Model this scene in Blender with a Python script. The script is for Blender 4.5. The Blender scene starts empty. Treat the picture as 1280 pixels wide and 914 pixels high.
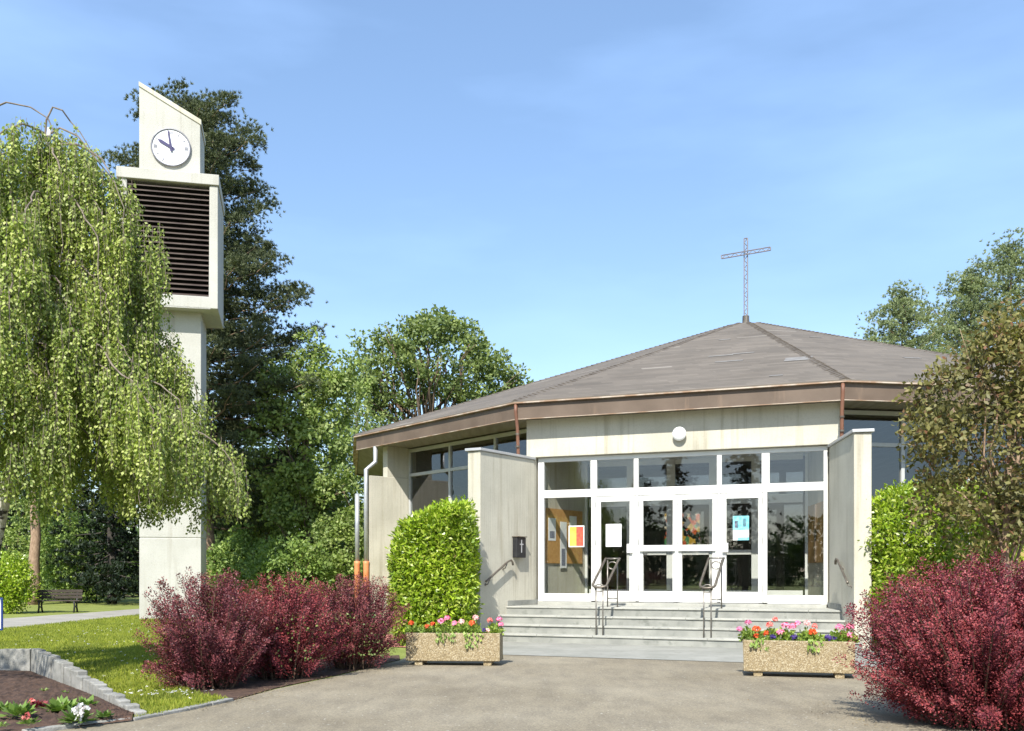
import bpy, bmesh, math, random
import numpy as np
from mathutils import Vector, Matrix
R = math.radians
random.seed(7)
rng = np.random.default_rng(11)
scene = bpy.context.scene
COL = scene.collection

# ------------------------------------------------------------------ camera
F, HY, EYE = 1200.0, 715.0, 1.3           # focal length and horizon of the photograph in its pixels, eye height
cam_d = bpy.data.cameras.new("camera")
cam_d.sensor_width = 36.0
cam_d.lens = 36.0 * F / 1280.0
cam_d.shift_y = (HY - 457.0) / 1280.0
cam_d.clip_start, cam_d.clip_end = 0.05, 2000
cam = bpy.data.objects.new("camera", cam_d)
COL.objects.link(cam)
cam.location = (0, 0, EYE)
cam.rotation_euler = (R(90), 0, 0)
scene.camera = cam

def at(px, py, Y):
    return Vector(((px - 640) / F * Y, Y, EYE - (py - HY) / F * Y))
def gr(px, py, z=0.0):
    Y = (EYE - z) * F / (py - HY)
    return Vector(((px - 640) / F * Y, Y, z))

# ------------------------------------------------------------------ light
SUN_EL, SUN_AZ = 45.0, 13.0               # sun behind the camera, to its left
world = bpy.data.worlds.new("World"); scene.world = world
world.use_nodes = True
wn, wl = world.node_tree.nodes, world.node_tree.links
wn.clear()
w_out = wn.new("ShaderNodeOutputWorld"); w_bg = wn.new("ShaderNodeBackground")
w_sky = wn.new("ShaderNodeTexSky")
w_sky.sky_type = 'NISHITA'; w_sky.sun_disc = False
w_sky.sun_elevation = R(SUN_EL); w_sky.sun_rotation = R(180 + SUN_AZ)
w_sky.air_density = 1.15; w_sky.dust_density = 0.8; w_sky.ozone_density = 2.2
w_tc = wn.new("ShaderNodeTexCoord"); w_map = wn.new("ShaderNodeMapping")
w_map.inputs["Scale"].default_value = (1.2, 1.2, 4.5)
w_map.inputs["Rotation"].default_value = (0, R(14), R(20))
w_no = wn.new("ShaderNodeTexNoise"); w_no.inputs["Scale"].default_value = 2.0
w_no.inputs["Detail"].default_value = 5; w_no.inputs["Roughness"].default_value = 0.5
w_rp = wn.new("ShaderNodeValToRGB")
w_rp.color_ramp.elements[0].position = 0.42; w_rp.color_ramp.elements[0].color = (0.13, 0.13, 0.13, 1)
w_rp.color_ramp.elements[1].position = 0.80; w_rp.color_ramp.elements[1].color = (0.42, 0.42, 0.42, 1)
w_mx = wn.new("ShaderNodeMix"); w_mx.data_type = 'RGBA'
w_mx.inputs["B"].default_value = (4.3, 6.5, 10.8, 1)       # thin cirrus
wl.new(w_tc.outputs["Generated"], w_map.inputs["Vector"]); wl.new(w_map.outputs["Vector"], w_no.inputs["Vector"])
wl.new(w_no.outputs["Fac"], w_rp.inputs["Fac"]); wl.new(w_rp.outputs["Color"], w_mx.inputs["Factor"])
w_hs = wn.new("ShaderNodeHueSaturation"); w_hs.inputs["Saturation"].default_value = 1.06
w_hs.inputs["Value"].default_value = 1.06
wl.new(w_sky.outputs["Color"], w_hs.inputs["Color"])
wl.new(w_hs.outputs["Color"], w_mx.inputs["A"]); wl.new(w_mx.outputs["Result"], w_bg.inputs["Color"])
w_bg.inputs["Strength"].default_value = 0.095
wl.new(w_bg.outputs["Background"], w_out.inputs["Surface"])
sun_d = bpy.data.lights.new("sun", 'SUN'); sun_d.energy = 3.95; sun_d.angle = R(0.53); sun_d.color = (1.0, 0.965, 0.89)
sun = bpy.data.objects.new("sun", sun_d); COL.objects.link(sun)
sv = Vector((-math.sin(R(SUN_AZ)) * math.cos(R(SUN_EL)), -math.cos(R(SUN_AZ)) * math.cos(R(SUN_EL)), math.sin(R(SUN_EL))))
sun.rotation_euler = sv.to_track_quat('Z', 'Y').to_euler()
sun.location = (-10, -20, 30)
scene.view_settings.view_transform = 'Standard'; scene.view_settings.look = 'None'
scene.view_settings.exposure = 0.99; scene.view_settings.gamma = 1.0; scene.view_settings.use_curve_mapping = False
scene.render.engine = 'CYCLES'
scene.cycles.max_bounces = 8; scene.cycles.transparent_max_bounces = 12
scene.cycles.diffuse_bounces = 4; scene.cycles.glossy_bounces = 4
scene.cycles.use_denoising = True

# ------------------------------------------------------------------ materials
def new_mat(name):
    m = bpy.data.materials.new(name); m.use_nodes = True
    nt = m.node_tree; nt.nodes.clear()
    return m, nt.nodes, nt.links
def ramp(n, stops):
    r = n.new("ShaderNodeValToRGB"); e = r.color_ramp.elements
    while len(e) < len(stops): e.new(0.5)
    for k, (p, c) in enumerate(stops):
        e[k].position = p; e[k].color = (c[0], c[1], c[2], 1)
    return r
def noise(n, l, scale, detail=4, stretch=(1, 1, 1), rough=0.55):
    g = n.new("ShaderNodeNewGeometry"); mp = n.new("ShaderNodeMapping"); t = n.new("ShaderNodeTexNoise")
    mp.inputs["Scale"].default_value = stretch
    t.inputs["Scale"].default_value = scale; t.inputs["Detail"].default_value = detail; t.inputs["Roughness"].default_value = rough
    l.new(g.outputs["Position"], mp.inputs["Vector"]); l.new(mp.outputs["Vector"], t.inputs["Vector"])
    return t
def mixc(n, l, fac, a, b, mode='MIX'):
    m = n.new("ShaderNodeMix"); m.data_type = 'RGBA'; m.blend_type = mode
    for key, v in (("Factor", fac), ("A", a), ("B", b)):
        if hasattr(v, "links") or hasattr(v, "is_linked"): l.new(v, m.inputs[key])
        elif isinstance(v, (int, float)): m.inputs[key].default_value = v
        else: m.inputs[key].default_value = (v[0], v[1], v[2], 1)
    return m.outputs["Result"]
def surf(name, c1, c2=None, scale=6, rough=0.7, metal=0.0, bump=0.0, bscale=60, stretch=(1, 1, 1), lo=0.35, hi=0.65,
         c3=None, scale3=30, lo3=0.55, hi3=0.7, spec=0.35, stretch3=(1, 1, 1)):
    """a surface of two colours mottled by noise, with specks or streaks of a third, and a fine bump"""
    m, n, l = new_mat(name)
    o = n.new("ShaderNodeOutputMaterial"); b = n.new("ShaderNodeBsdfPrincipled")
    b.inputs["Roughness"].default_value = rough; b.inputs["Metallic"].default_value = metal
    b.inputs["Specular IOR Level"].default_value = spec
    if c2 is None: b.inputs["Base Color"].default_value = (*c1, 1)
    else:
        t = noise(n, l, scale, 5, stretch); r = ramp(n, [(lo, c1), (hi, c2)])
        l.new(t.outputs["Fac"], r.inputs["Fac"]); out = r.outputs["Color"]
        if c3 is not None:
            t3 = noise(n, l, scale3, 4, stretch3); r3 = ramp(n, [(lo3, (0, 0, 0)), (hi3, (1, 1, 1))])
            l.new(t3.outputs["Fac"], r3.inputs["Fac"]); out = mixc(n, l, r3.outputs["Color"], out, c3)
        l.new(out, b.inputs["Base Color"])
    if bump:
        tb = noise(n, l, bscale, 6, stretch); bp = n.new("ShaderNodeBump"); bp.inputs["Strength"].default_value = bump
        bp.inputs["Distance"].default_value = 0.02
        l.new(tb.outputs["Fac"], bp.inputs["Height"]); l.new(bp.outputs["Normal"], b.inputs["Normal"])
    l.new(b.outputs["BSDF"], o.inputs["Surface"])
    return m
def leafmat(name, cols, trans=0.3, rough=0.5, spec=0.3, tr_tint=(1.15, 1.25, 0.6)):
    """leaves: each leaf its own tone, some light passing through"""
    m, n, l = new_mat(name)
    o = n.new("ShaderNodeOutputMaterial"); b = n.new("ShaderNodeBsdfPrincipled"); t = n.new("ShaderNodeBsdfTranslucent")
    mx = n.new("ShaderNodeMixShader"); g = n.new("ShaderNodeNewGeometry")
    r = ramp(n, [(k / max(1, len(cols) - 1), c) for k, c in enumerate(cols)])
    l.new(g.outputs["Random Per Island"], r.inputs["Fac"])
    nz = noise(n, l, 1.3, 2); rr = ramp(n, [(0.35, (0.78, 0.8, 0.85)), (0.65, (1.15, 1.12, 1.0))])
    l.new(nz.outputs["Fac"], rr.inputs["Fac"])
    c = mixc(n, l, 1.0, r.outputs["Color"], rr.outputs["Color"], 'MULTIPLY')
    l.new(c, b.inputs["Base Color"])
    b.inputs["Roughness"].default_value = rough; b.inputs["Specular IOR Level"].default_value = spec
    l.new(mixc(n, l, 1.0, c, tr_tint, 'MULTIPLY'), t.inputs["Color"])
    mx.inputs["Fac"].default_value = trans
    l.new(b.outputs["BSDF"], mx.inputs[1]); l.new(t.outputs["BSDF"], mx.inputs[2]); l.new(mx.outputs["Shader"], o.inputs["Surface"])
    return m
def glassmat(name, refl, tint):
    m, n, l = new_mat(name)
    o = n.new("ShaderNodeOutputMaterial"); tr = n.new("ShaderNodeBsdfTransparent"); gl = n.new("ShaderNodeBsdfGlossy")
    tr.inputs["Color"].default_value = (*tint, 1); gl.inputs["Roughness"].default_value = 0.0
    gl.inputs["Color"].default_value = (0.95, 0.97, 1, 1)
    fr = n.new("ShaderNodeFresnel"); fr.inputs["IOR"].default_value = 1.5
    ma = n.new("ShaderNodeMath"); ma.operation = 'ADD'; ma.use_clamp = True; ma.inputs[1].default_value = refl
    mx = n.new("ShaderNodeMixShader")
    ge = n.new("ShaderNodeNewGeometry"); iv = n.new("ShaderNodeMath"); iv.operation = 'SUBTRACT'; iv.inputs[0].default_value = 1.0
    l.new(ge.outputs["Backfacing"], iv.inputs[1]); mm = n.new("ShaderNodeMath"); mm.operation = 'MULTIPLY'   # one reflection per pane
    l.new(fr.outputs["Fac"], ma.inputs[0]); l.new(ma.outputs["Value"], mm.inputs[0]); l.new(iv.outputs["Value"], mm.inputs[1]); l.new(mm.outputs["Value"], mx.inputs["Fac"])
    l.new(tr.outputs["BSDF"], mx.inputs[1]); l.new(gl.outputs["BSDF"], mx.inputs[2]); l.new(mx.outputs["Shader"], o.inputs["Surface"])
    return m
def concrete(name, base, dark, streak, board=True, pale=False):
    """board-marked concrete: boards of slightly different tone, run-down streaks, pores"""
    m, n, l = new_mat(name)
    o = n.new("ShaderNodeOutputMaterial"); b = n.new("ShaderNodeBsdfPrincipled"); b.inputs["Roughness"].default_value = 0.85
    b.inputs["Specular IOR Level"].default_value = 0.2
    big = noise(n, l, 0.9, 5); r1 = ramp(n, [(0.3, dark), (0.62, base)]); l.new(big.outputs["Fac"], r1.inputs["Fac"]); out = r1.outputs["Color"]
    st = noise(n, l, 7.0, 3, (1, 1, 0.05)); r2 = ramp(n, [(0.55, (1, 1, 1)), (0.75, streak)]); l.new(st.outputs["Fac"], r2.inputs["Fac"])
    out = mixc(n, l, 0.6 if board else 0.4, out, r2.outputs["Color"], 'MULTIPLY')
    sp = noise(n, l, 38, 4); r3 = ramp(n, [(0.3, (0.86, 0.85, 0.83)), (0.5, (1, 1, 1))]); l.new(sp.outputs["Fac"], r3.inputs["Fac"])
    out = mixc(n, l, 0.7, out, r3.outputs["Color"], 'MULTIPLY')
    l.new(out, b.inputs["Base Color"])
    hb = noise(n, l, 22, 2, (1, 1, 0.03)) if board else noise(n, l, 50, 4)
    bp = n.new("ShaderNodeBump"); bp.inputs["Strength"].default_value = 0.45; bp.inputs["Distance"].default_value = 0.015
    l.new(hb.outputs["Fac"], bp.inputs["Height"]); l.new(bp.outputs["Normal"], b.inputs["Normal"])
    l.new(b.outputs["BSDF"], o.inputs["Surface"])
    return m

M = {}
M['concrete'] = concrete('board_marked_concrete', (0.56, 0.53, 0.435), (0.44, 0.415, 0.335), (0.55, 0.5, 0.42))
M['tower'] = concrete('tower_concrete', (0.475, 0.465, 0.42), (0.405, 0.395, 0.35), (0.62, 0.57, 0.5), board=False)
M['coping'] = surf('zinc_coping', (0.42, 0.43, 0.43), (0.5, 0.5, 0.5), 3, 0.5, 0.3)
M['white'] = surf('white_painted_frame', (0.62, 0.615, 0.58), (0.67, 0.665, 0.63), 4, 0.4)
M['greyframe'] = surf('grey_window_frame', (0.42, 0.43, 0.42), (0.5, 0.5, 0.48), 4, 0.5)
M['glass'] = glassmat('entrance_glass', 0.055, (0.93, 0.94, 0.93))
M['darkglass'] = glassmat('hall_glass', 0.07, (0.78, 0.8, 0.79))
M['fascia'] = surf('brown_fascia', (0.112, 0.08, 0.057), (0.148, 0.108, 0.079), 1.6, 0.55, 0, 0.05, 30, c3=(0.22, 0.15, 0.1), scale3=5, lo3=0.6, hi3=0.8, stretch3=(1, 1, 0.15))
M['trim'] = surf('pale_eave_trim', (0.3, 0.19, 0.12), (0.5, 0.42, 0.34), 2.5, 0.6, lo=.42, hi=.62)
M['pipe_brown'] = surf('brown_downpipe', (0.14, 0.065, 0.04), (0.19, 0.09, 0.055), 4, 0.5)
M['pipe_grey'] = surf('zinc_downpipe', (0.35, 0.36, 0.37), (0.45, 0.46, 0.46), 5, 0.45, 0.4)
M['pipe_orange'] = surf('orange_drain_pipe', (0.62, 0.21, 0.08), (0.7, 0.28, 0.12), 5, 0.5)
M['soffit'] = surf('soffit_boards', (0.20, 0.175, 0.145), (0.27, 0.24, 0.2), 3, 0.7, stretch=(3, 0.3, 1))
M['ochre'] = surf('ochre_panel', (0.36, 0.25, 0.09), (0.44, 0.31, 0.12), 2, 0.7)
M['dark_floor'] = surf('dark_floor_tiles', (0.05, 0.042, 0.036), (0.075, 0.065, 0.055), 3, 0.45)
M['stone'] = surf('step_stone', (0.22, 0.222, 0.2), (0.31, 0.31, 0.275), 2.2, 0.8, 0, 0.15, 70, c3=(0.16, 0.165, 0.145), scale3=6, lo3=0.55, hi3=0.75)
M['tread'] = surf('tread_stone', (0.31, 0.31, 0.275), (0.40, 0.395, 0.35), 2.5, 0.75, 0, 0.12, 70, c3=(0.25, 0.25, 0.215), scale3=9, lo3=0.58, hi3=0.75)
M['slab'] = surf('forecourt_slab', (0.235, 0.235, 0.205), (0.31, 0.305, 0.27), 1.2, 0.85, 0, 0.1, 70, c3=(0.2, 0.195, 0.165), scale3=7, lo3=0.55, hi3=0.8)
M['iron'] = surf('bronze_railing', (0.12, 0.10, 0.08), (0.2, 0.175, 0.14), 8, 0.4, 0.5)
M['steel'] = surf('steel_post', (0.17, 0.155, 0.135), (0.26, 0.24, 0.21), 8, 0.35, 0.5)
M['black'] = surf('black_metal', (0.02, 0.02, 0.022), (0.035, 0.035, 0.035), 8, 0.5)
M['crossmetal'] = surf('weathered_cross_metal', (0.16, 0.15, 0.16), (0.24, 0.22, 0.23), 8, 0.5, 0.4)
M['globe'] = surf('opal_globe', (0.82, 0.82, 0.8), (0.84, 0.84, 0.82), 3, 0.25)
M['cork'] = surf('cork_board', (0.46, 0.24, 0.08), (0.56, 0.32, 0.12), 14, 0.8)
M['paper'] = surf('paper', (0.78, 0.78, 0.76), (0.82, 0.82, 0.8), 3, 0.7)
M['ink'] = surf('printed_ink', (0.07, 0.08, 0.13), (0.35, 0.36, 0.42), 60, 0.7)
M['orange'] = surf('orange_print', (0.8, 0.36, 0.06), (0.86, 0.5, 0.1), 6, 0.6)
M['red'] = surf('red_print', (0.72, 0.13, 0.06), (0.6, 0.06, 0.05), 18, 0.6)
M['cyan'] = surf('cyan_print', (0.12, 0.5, 0.62), (0.28, 0.66, 0.74), 16, 0.6)
M['wood'] = surf('wooden_panel', (0.34, 0.19, 0.07), (0.44, 0.26, 0.1), 5, 0.55, stretch=(6, 6, 0.4))
M['clockface'] = surf('clock_dial', (0.82, 0.82, 0.84), (0.84, 0.84, 0.86), 2, 0.4)
M['clockblue'] = surf('clock_hand_blue', (0.035, 0.03, 0.10), (0.045, 0.04, 0.12), 4, 0.5)
M['clockring'] = surf('clock_ring', (0.16, 0.16, 0.18), (0.25, 0.25, 0.27), 4, 0.45, 0.4)
M['louvre'] = surf('brown_louvre', (0.06, 0.042, 0.036), (0.1, 0.075, 0.06), 3, 0.65)
M['void'] = surf('belfry_painted_dark', (0.008, 0.007, 0.007), (0.012, 0.011, 0.01), 3, 0.9)  # near-black colour standing for the shade inside the belfry
M['bench'] = surf('dark_bench_wood', (0.04, 0.03, 0.022), (0.065, 0.05, 0.038), 5, 0.6, stretch=(0.3, 5, 5))
M['soil'] = surf('bed_soil', (0.045, 0.027, 0.02), (0.105, 0.062, 0.042), 9, 0.95, 0, 0.8, 30)
M['edging'] = surf('granite_edging', (0.2, 0.195, 0.175), (0.32, 0.31, 0.28), 7, 0.85, 0, 0.3, 45, c3=(0.2, 0.2, 0.18), scale3=16, lo3=0.55, hi3=0.7)
M['redpath'] = surf('red_paving', (0.34, 0.13, 0.10), (0.42, 0.18, 0.14), 6, 0.85, 0, 0.1, 60)
M['bark'] = surf('brown_bark', (0.09, 0.062, 0.042), (0.2, 0.145, 0.1), 9, 0.9, 0, 0.6, 14, stretch=(3, 3, 0.7))
M['palebark'] = surf('pinkish_pine_bark', (0.2, 0.13, 0.085), (0.36, 0.25, 0.17), 8, 0.9, 0, 0.6, 14, stretch=(3, 3, 0.8))
M['birchbark'] = surf('birch_bark', (0.5, 0.47, 0.41), (0.62, 0.59, 0.53), 5, 0.8, 0, 0.3, 14, c3=(0.05, 0.045, 0.04), scale3=4, lo3=0.55, hi3=0.62, stretch3=(1, 1, 2.5))
M['birchtwig'] = surf('birch_twig', (0.13, 0.1, 0.075), (0.24, 0.2, 0.16), 9, 0.85)
M['darkbark'] = surf('dark_trunk_bark', (0.035, 0.03, 0.026), (0.075, 0.065, 0.055), 9, 0.9, 0, 0.5, 14)
M['stem'] = surf('shrub_stem', (0.07, 0.045, 0.03), (0.12, 0.08, 0.05), 9, 0.85)
M['sapling'] = surf('pale_sapling_bark', (0.2, 0.18, 0.11), (0.3, 0.27, 0.17), 9, 0.85)
M['signblue'] = surf('sign_blue', (0.02, 0.05, 0.2), (0.025, 0.06, 0.22), 3, 0.4)
# leaves
M['birch'] = leafmat('birch_leaf', [(0.125, 0.185, 0.032), (0.215, 0.285, 0.052), (0.305, 0.37, 0.082), (0.40, 0.45, 0.14), (0.44, 0.48, 0.19)], 0.34)
M['barberry'] = leafmat('barberry_leaf', [(0.083, 0.024, 0.032), (0.180, 0.032, 0.041), (0.263, 0.049, 0.056), (0.374, 0.092, 0.094)], 0.16, tr_tint=(1.3, 0.6, 0.6))
M['barberry_pale'] = leafmat('barberry_pale_leaf', [(0.068, 0.024, 0.031), (0.158, 0.035, 0.043), (0.237, 0.061, 0.066), (0.340, 0.123, 0.115)], 0.16, tr_tint=(1.3, 0.6, 0.6))
M['laurel'] = leafmat('laurel_leaf', [(0.144, 0.240, 0.014), (0.244, 0.360, 0.022), (0.333, 0.440, 0.036), (0.466, 0.520, 0.108)], 0.3, 0.35, 0.5)
M['plum'] = leafmat('purple_plum_leaf', [(0.085, 0.080, 0.025), (0.145, 0.139, 0.042), (0.199, 0.186, 0.062), (0.260, 0.244, 0.099), (0.194, 0.090, 0.055)], 0.28)
M['oak'] = leafmat('oak_leaf', [(0.113, 0.161, 0.059), (0.192, 0.253, 0.083), (0.270, 0.324, 0.108)], 0.3)
M['maple'] = leafmat('maple_leaf', [(0.160, 0.228, 0.057), (0.245, 0.328, 0.094), (0.358, 0.408, 0.153)], 0.32)
M['bushy'] = leafmat('bush_leaf', [(0.113, 0.183, 0.049), (0.201, 0.293, 0.072), (0.315, 0.403, 0.109)], 0.3)
M['needle'] = leafmat('pine_needle', [(0.052, 0.071, 0.037), (0.094, 0.117, 0.054), (0.154, 0.173, 0.082)], 0.12)
M['palepine'] = leafmat('pale_pine_needle', [(0.162, 0.213, 0.103), (0.236, 0.285, 0.139), (0.325, 0.368, 0.176)], 0.15)
M['darkyew'] = leafmat('dark_conifer_needle', [(0.012, 0.022, 0.013), (0.02, 0.034, 0.018), (0.032, 0.05, 0.024)], 0.08)
M['woods'] = leafmat('wood_leaf', [(0.041, 0.076, 0.025), (0.076, 0.124, 0.036), (0.117, 0.172, 0.048)], 0.25)
M['blade'] = leafmat('grass_blade', [(0.164, 0.212, 0.026), (0.246, 0.284, 0.039), (0.345, 0.356, 0.066)], 0.3)
M['bedleaf'] = leafmat('bedding_leaf', [(0.113, 0.196, 0.042), (0.177, 0.280, 0.063), (0.258, 0.364, 0.098)], 0.3)
M['reedy'] = leafmat('planter_leaf', [(0.165, 0.255, 0.050), (0.247, 0.360, 0.074), (0.363, 0.450, 0.116)], 0.3)
M['litter'] = leafmat('dry_leaf', [(0.1, 0.07, 0.04), (0.22, 0.16, 0.08), (0.36, 0.3, 0.18)], 0.1)
def petal(name, a, b): return leafmat(name, [a, b], 0.3, tr_tint=(1.1, 0.9, 0.9))
M['p_orange'] = petal('orange_petal', (0.75, 0.10, 0.03), (0.82, 0.17, 0.05))
M['p_pink'] = petal('pink_petal', (0.78, 0.22, 0.42), (0.85, 0.36, 0.55))
M['p_pale'] = petal('pale_pink_petal', (0.82, 0.48, 0.5), (0.85, 0.6, 0.6))
M['p_salmon'] = petal('salmon_petal', (0.8, 0.2, 0.2), (0.84, 0.32, 0.28))
M['p_violet'] = petal('violet_petal', (0.05, 0.03, 0.17), (0.10, 0.06, 0.28))
M['p_white'] = petal('white_petal', (0.8, 0.8, 0.76), (0.84, 0.84, 0.8))

# asphalt: pale warm worn asphalt with grit, patches and faint stains
def asphalt():
    m, n, l = new_mat('worn_asphalt')
    o = n.new("ShaderNodeOutputMaterial"); b = n.new("ShaderNodeBsdfPrincipled"); b.inputs["Roughness"].default_value = 0.9
    b.inputs["Specular IOR Level"].default_value = 0.25
    t1 = noise(n, l, 0.55, 6); r1 = ramp(n, [(0.32, (0.205, 0.174, 0.124)), (0.68, (0.275, 0.24, 0.178))]); l.new(t1.outputs["Fac"], r1.inputs["Fac"])
    t2 = noise(n, l, 62, 4, rough=.7); r2 = ramp(n, [(0.33, (0.66, 0.66, 0.66)), (0.5, (1, 1, 1)), (0.66, (1.3, 1.28, 1.24))]); l.new(t2.outputs["Fac"], r2.inputs["Fac"])
    c = mixc(n, l, 1.0, r1.outputs["Color"], r2.outputs["Color"], 'MULTIPLY')
    t3 = noise(n, l, 4.0, 5, (1, 0.35, 1)); r3 = ramp(n, [(0.35, (0.86, 0.86, 0.86)), (0.6, (1.04, 1.04, 1.02))]); l.new(t3.outputs["Fac"], r3.inputs["Fac"])
    c = mixc(n, l, 1.0, c, r3.outputs["Color"], 'MULTIPLY')
    t4 = noise(n, l, 24, 2); r4 = ramp(n, [(0.69, (0, 0, 0)), (0.71, (1, 1, 1))]); l.new(t4.outputs["Fac"], r4.inputs["Fac"])
    c = mixc(n, l, r4.outputs["Color"], c, (0.42, 0.4, 0.34))
    l.new(c, b.inputs["Base Color"])
    bp = n.new("ShaderNodeBump"); bp.inputs["Strength"].default_value = 0.35; bp.inputs["Distance"].default_value = 0.006
    l.new(t2.outputs["Fac"], bp.inputs["Height"]); l.new(bp.outputs["Normal"], b.inputs["Normal"])
    l.new(b.outputs["BSDF"], o.inputs["Surface"]); return m
M['asphalt'] = asphalt()
M['grass'] = surf('lawn_turf', (0.155, 0.19, 0.032), (0.235, 0.265, 0.058), 1.4, 0.95, 0, 0.6, 40, c3=(0.2, 0.21, 0.07), scale3=26, lo3=0.5, hi3=0.75)
M['path'] = surf('gravel_path', (0.27, 0.255, 0.22), (0.34, 0.32, 0.28), 1.5, 0.9, 0, 0.1, 60)
# roof shingles: courses down the slope, tabs of slightly different tone
def roofmat():
    m, n, l = new_mat('brown_shingle_roof')
    o = n.new("ShaderNodeOutputMaterial"); b = n.new("ShaderNodeBsdfPrincipled"); b.inputs["Roughness"].default_value = 0.85
    b.inputs["Specular IOR Level"].default_value = 0.3
    t1 = noise(n, l, 0.7, 6); r1 = ramp(n, [(0.3, (0.125, 0.107, 0.086)), (0.7, (0.168, 0.145, 0.118))]); l.new(t1.outputs["Fac"], r1.inputs["Fac"])
    g = n.new("ShaderNodeNewGeometry"); sx = n.new("ShaderNodeSeparateXYZ"); l.new(g.outputs["Position"], sx.inputs["Vector"])
    mu = n.new("ShaderNodeMath"); mu.operation = 'MULTIPLY'; mu.inputs[1].default_value = 1 / 0.062; l.new(sx.outputs["Z"], mu.inputs[0])
    fr = n.new("ShaderNodeMath"); fr.operation = 'FRACT'; l.new(mu.outputs["Value"], fr.inputs[0])
    r2 = ramp(n, [(0.0, (0.45, 0.45, 0.45)), (0.2, (1, 1, 1)), (1.0, (1.06, 1.05, 1.03))]); l.new(fr.outputs["Value"], r2.inputs["Fac"])
    c = mixc(n, l, 0.8, r1.outputs["Color"], r2.outputs["Color"], 'MULTIPLY')
    fl = n.new("ShaderNodeMath"); fl.operation = 'FLOOR'; l.new(mu.outputs["Value"], fl.inputs[0])
    cm = n.new("ShaderNodeCombineXYZ"); mx = n.new("ShaderNodeMath"); mx.operation = 'MULTIPLY'; mx.inputs[1].default_value = 0.55
    l.new(sx.outputs["X"], mx.inputs[0]); l.new(mx.outputs["Value"], cm.inputs["X"]); l.new(fl.outputs["Value"], cm.inputs["Y"])
    vo = n.new("ShaderNodeTexVoronoi"); vo.inputs["Scale"].default_value = 2.2; l.new(cm.outputs["Vector"], vo.inputs["Vector"])
    sc = n.new("ShaderNodeSeparateColor"); l.new(vo.outputs["Color"], sc.inputs["Color"])
    r3 = ramp(n, [(0.0, (0.82, 0.82, 0.82)), (0.93, (1.08, 1.07, 1.06)), (0.985, (1.08, 1.07, 1.06)), (0.99, (1.55, 1.6, 1.65))]); l.new(sc.outputs["Red"], r3.inputs["Fac"])
    c = mixc(n, l, 1.0, c, r3.outputs["Color"], 'MULTIPLY')
    l.new(c, b.inputs["Base Color"]); l.new(b.outputs["BSDF"], o.inputs["Surface"]); return m
M['roof'] = roofmat()
M['patch'] = surf('newer_grey_shingle', (0.16, 0.15, 0.14), (0.22, 0.21, 0.195), 5, 0.85)
M['hip'] = surf('weathered_hip_shingle', (0.085, 0.07, 0.056), (0.14, 0.12, 0.098), 4, 0.85)
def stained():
    m, n, l = new_mat('self_lit_stained_glass')
    o = n.new("ShaderNodeOutputMaterial"); e = n.new("ShaderNodeEmission"); e.inputs["Strength"].default_value = 0.55  # emission stands in for daylight coming through the panes
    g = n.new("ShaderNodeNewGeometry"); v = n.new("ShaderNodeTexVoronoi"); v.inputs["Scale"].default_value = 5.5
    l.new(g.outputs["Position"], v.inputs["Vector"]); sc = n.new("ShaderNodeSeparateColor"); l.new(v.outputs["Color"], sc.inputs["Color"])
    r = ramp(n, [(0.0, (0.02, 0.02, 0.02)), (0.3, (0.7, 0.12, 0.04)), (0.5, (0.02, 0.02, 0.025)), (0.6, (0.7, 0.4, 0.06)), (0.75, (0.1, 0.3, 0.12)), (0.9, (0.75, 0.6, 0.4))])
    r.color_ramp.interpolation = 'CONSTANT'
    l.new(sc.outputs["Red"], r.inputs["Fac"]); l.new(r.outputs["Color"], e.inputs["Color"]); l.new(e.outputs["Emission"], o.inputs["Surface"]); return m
M['stained'] = stained()

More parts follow.
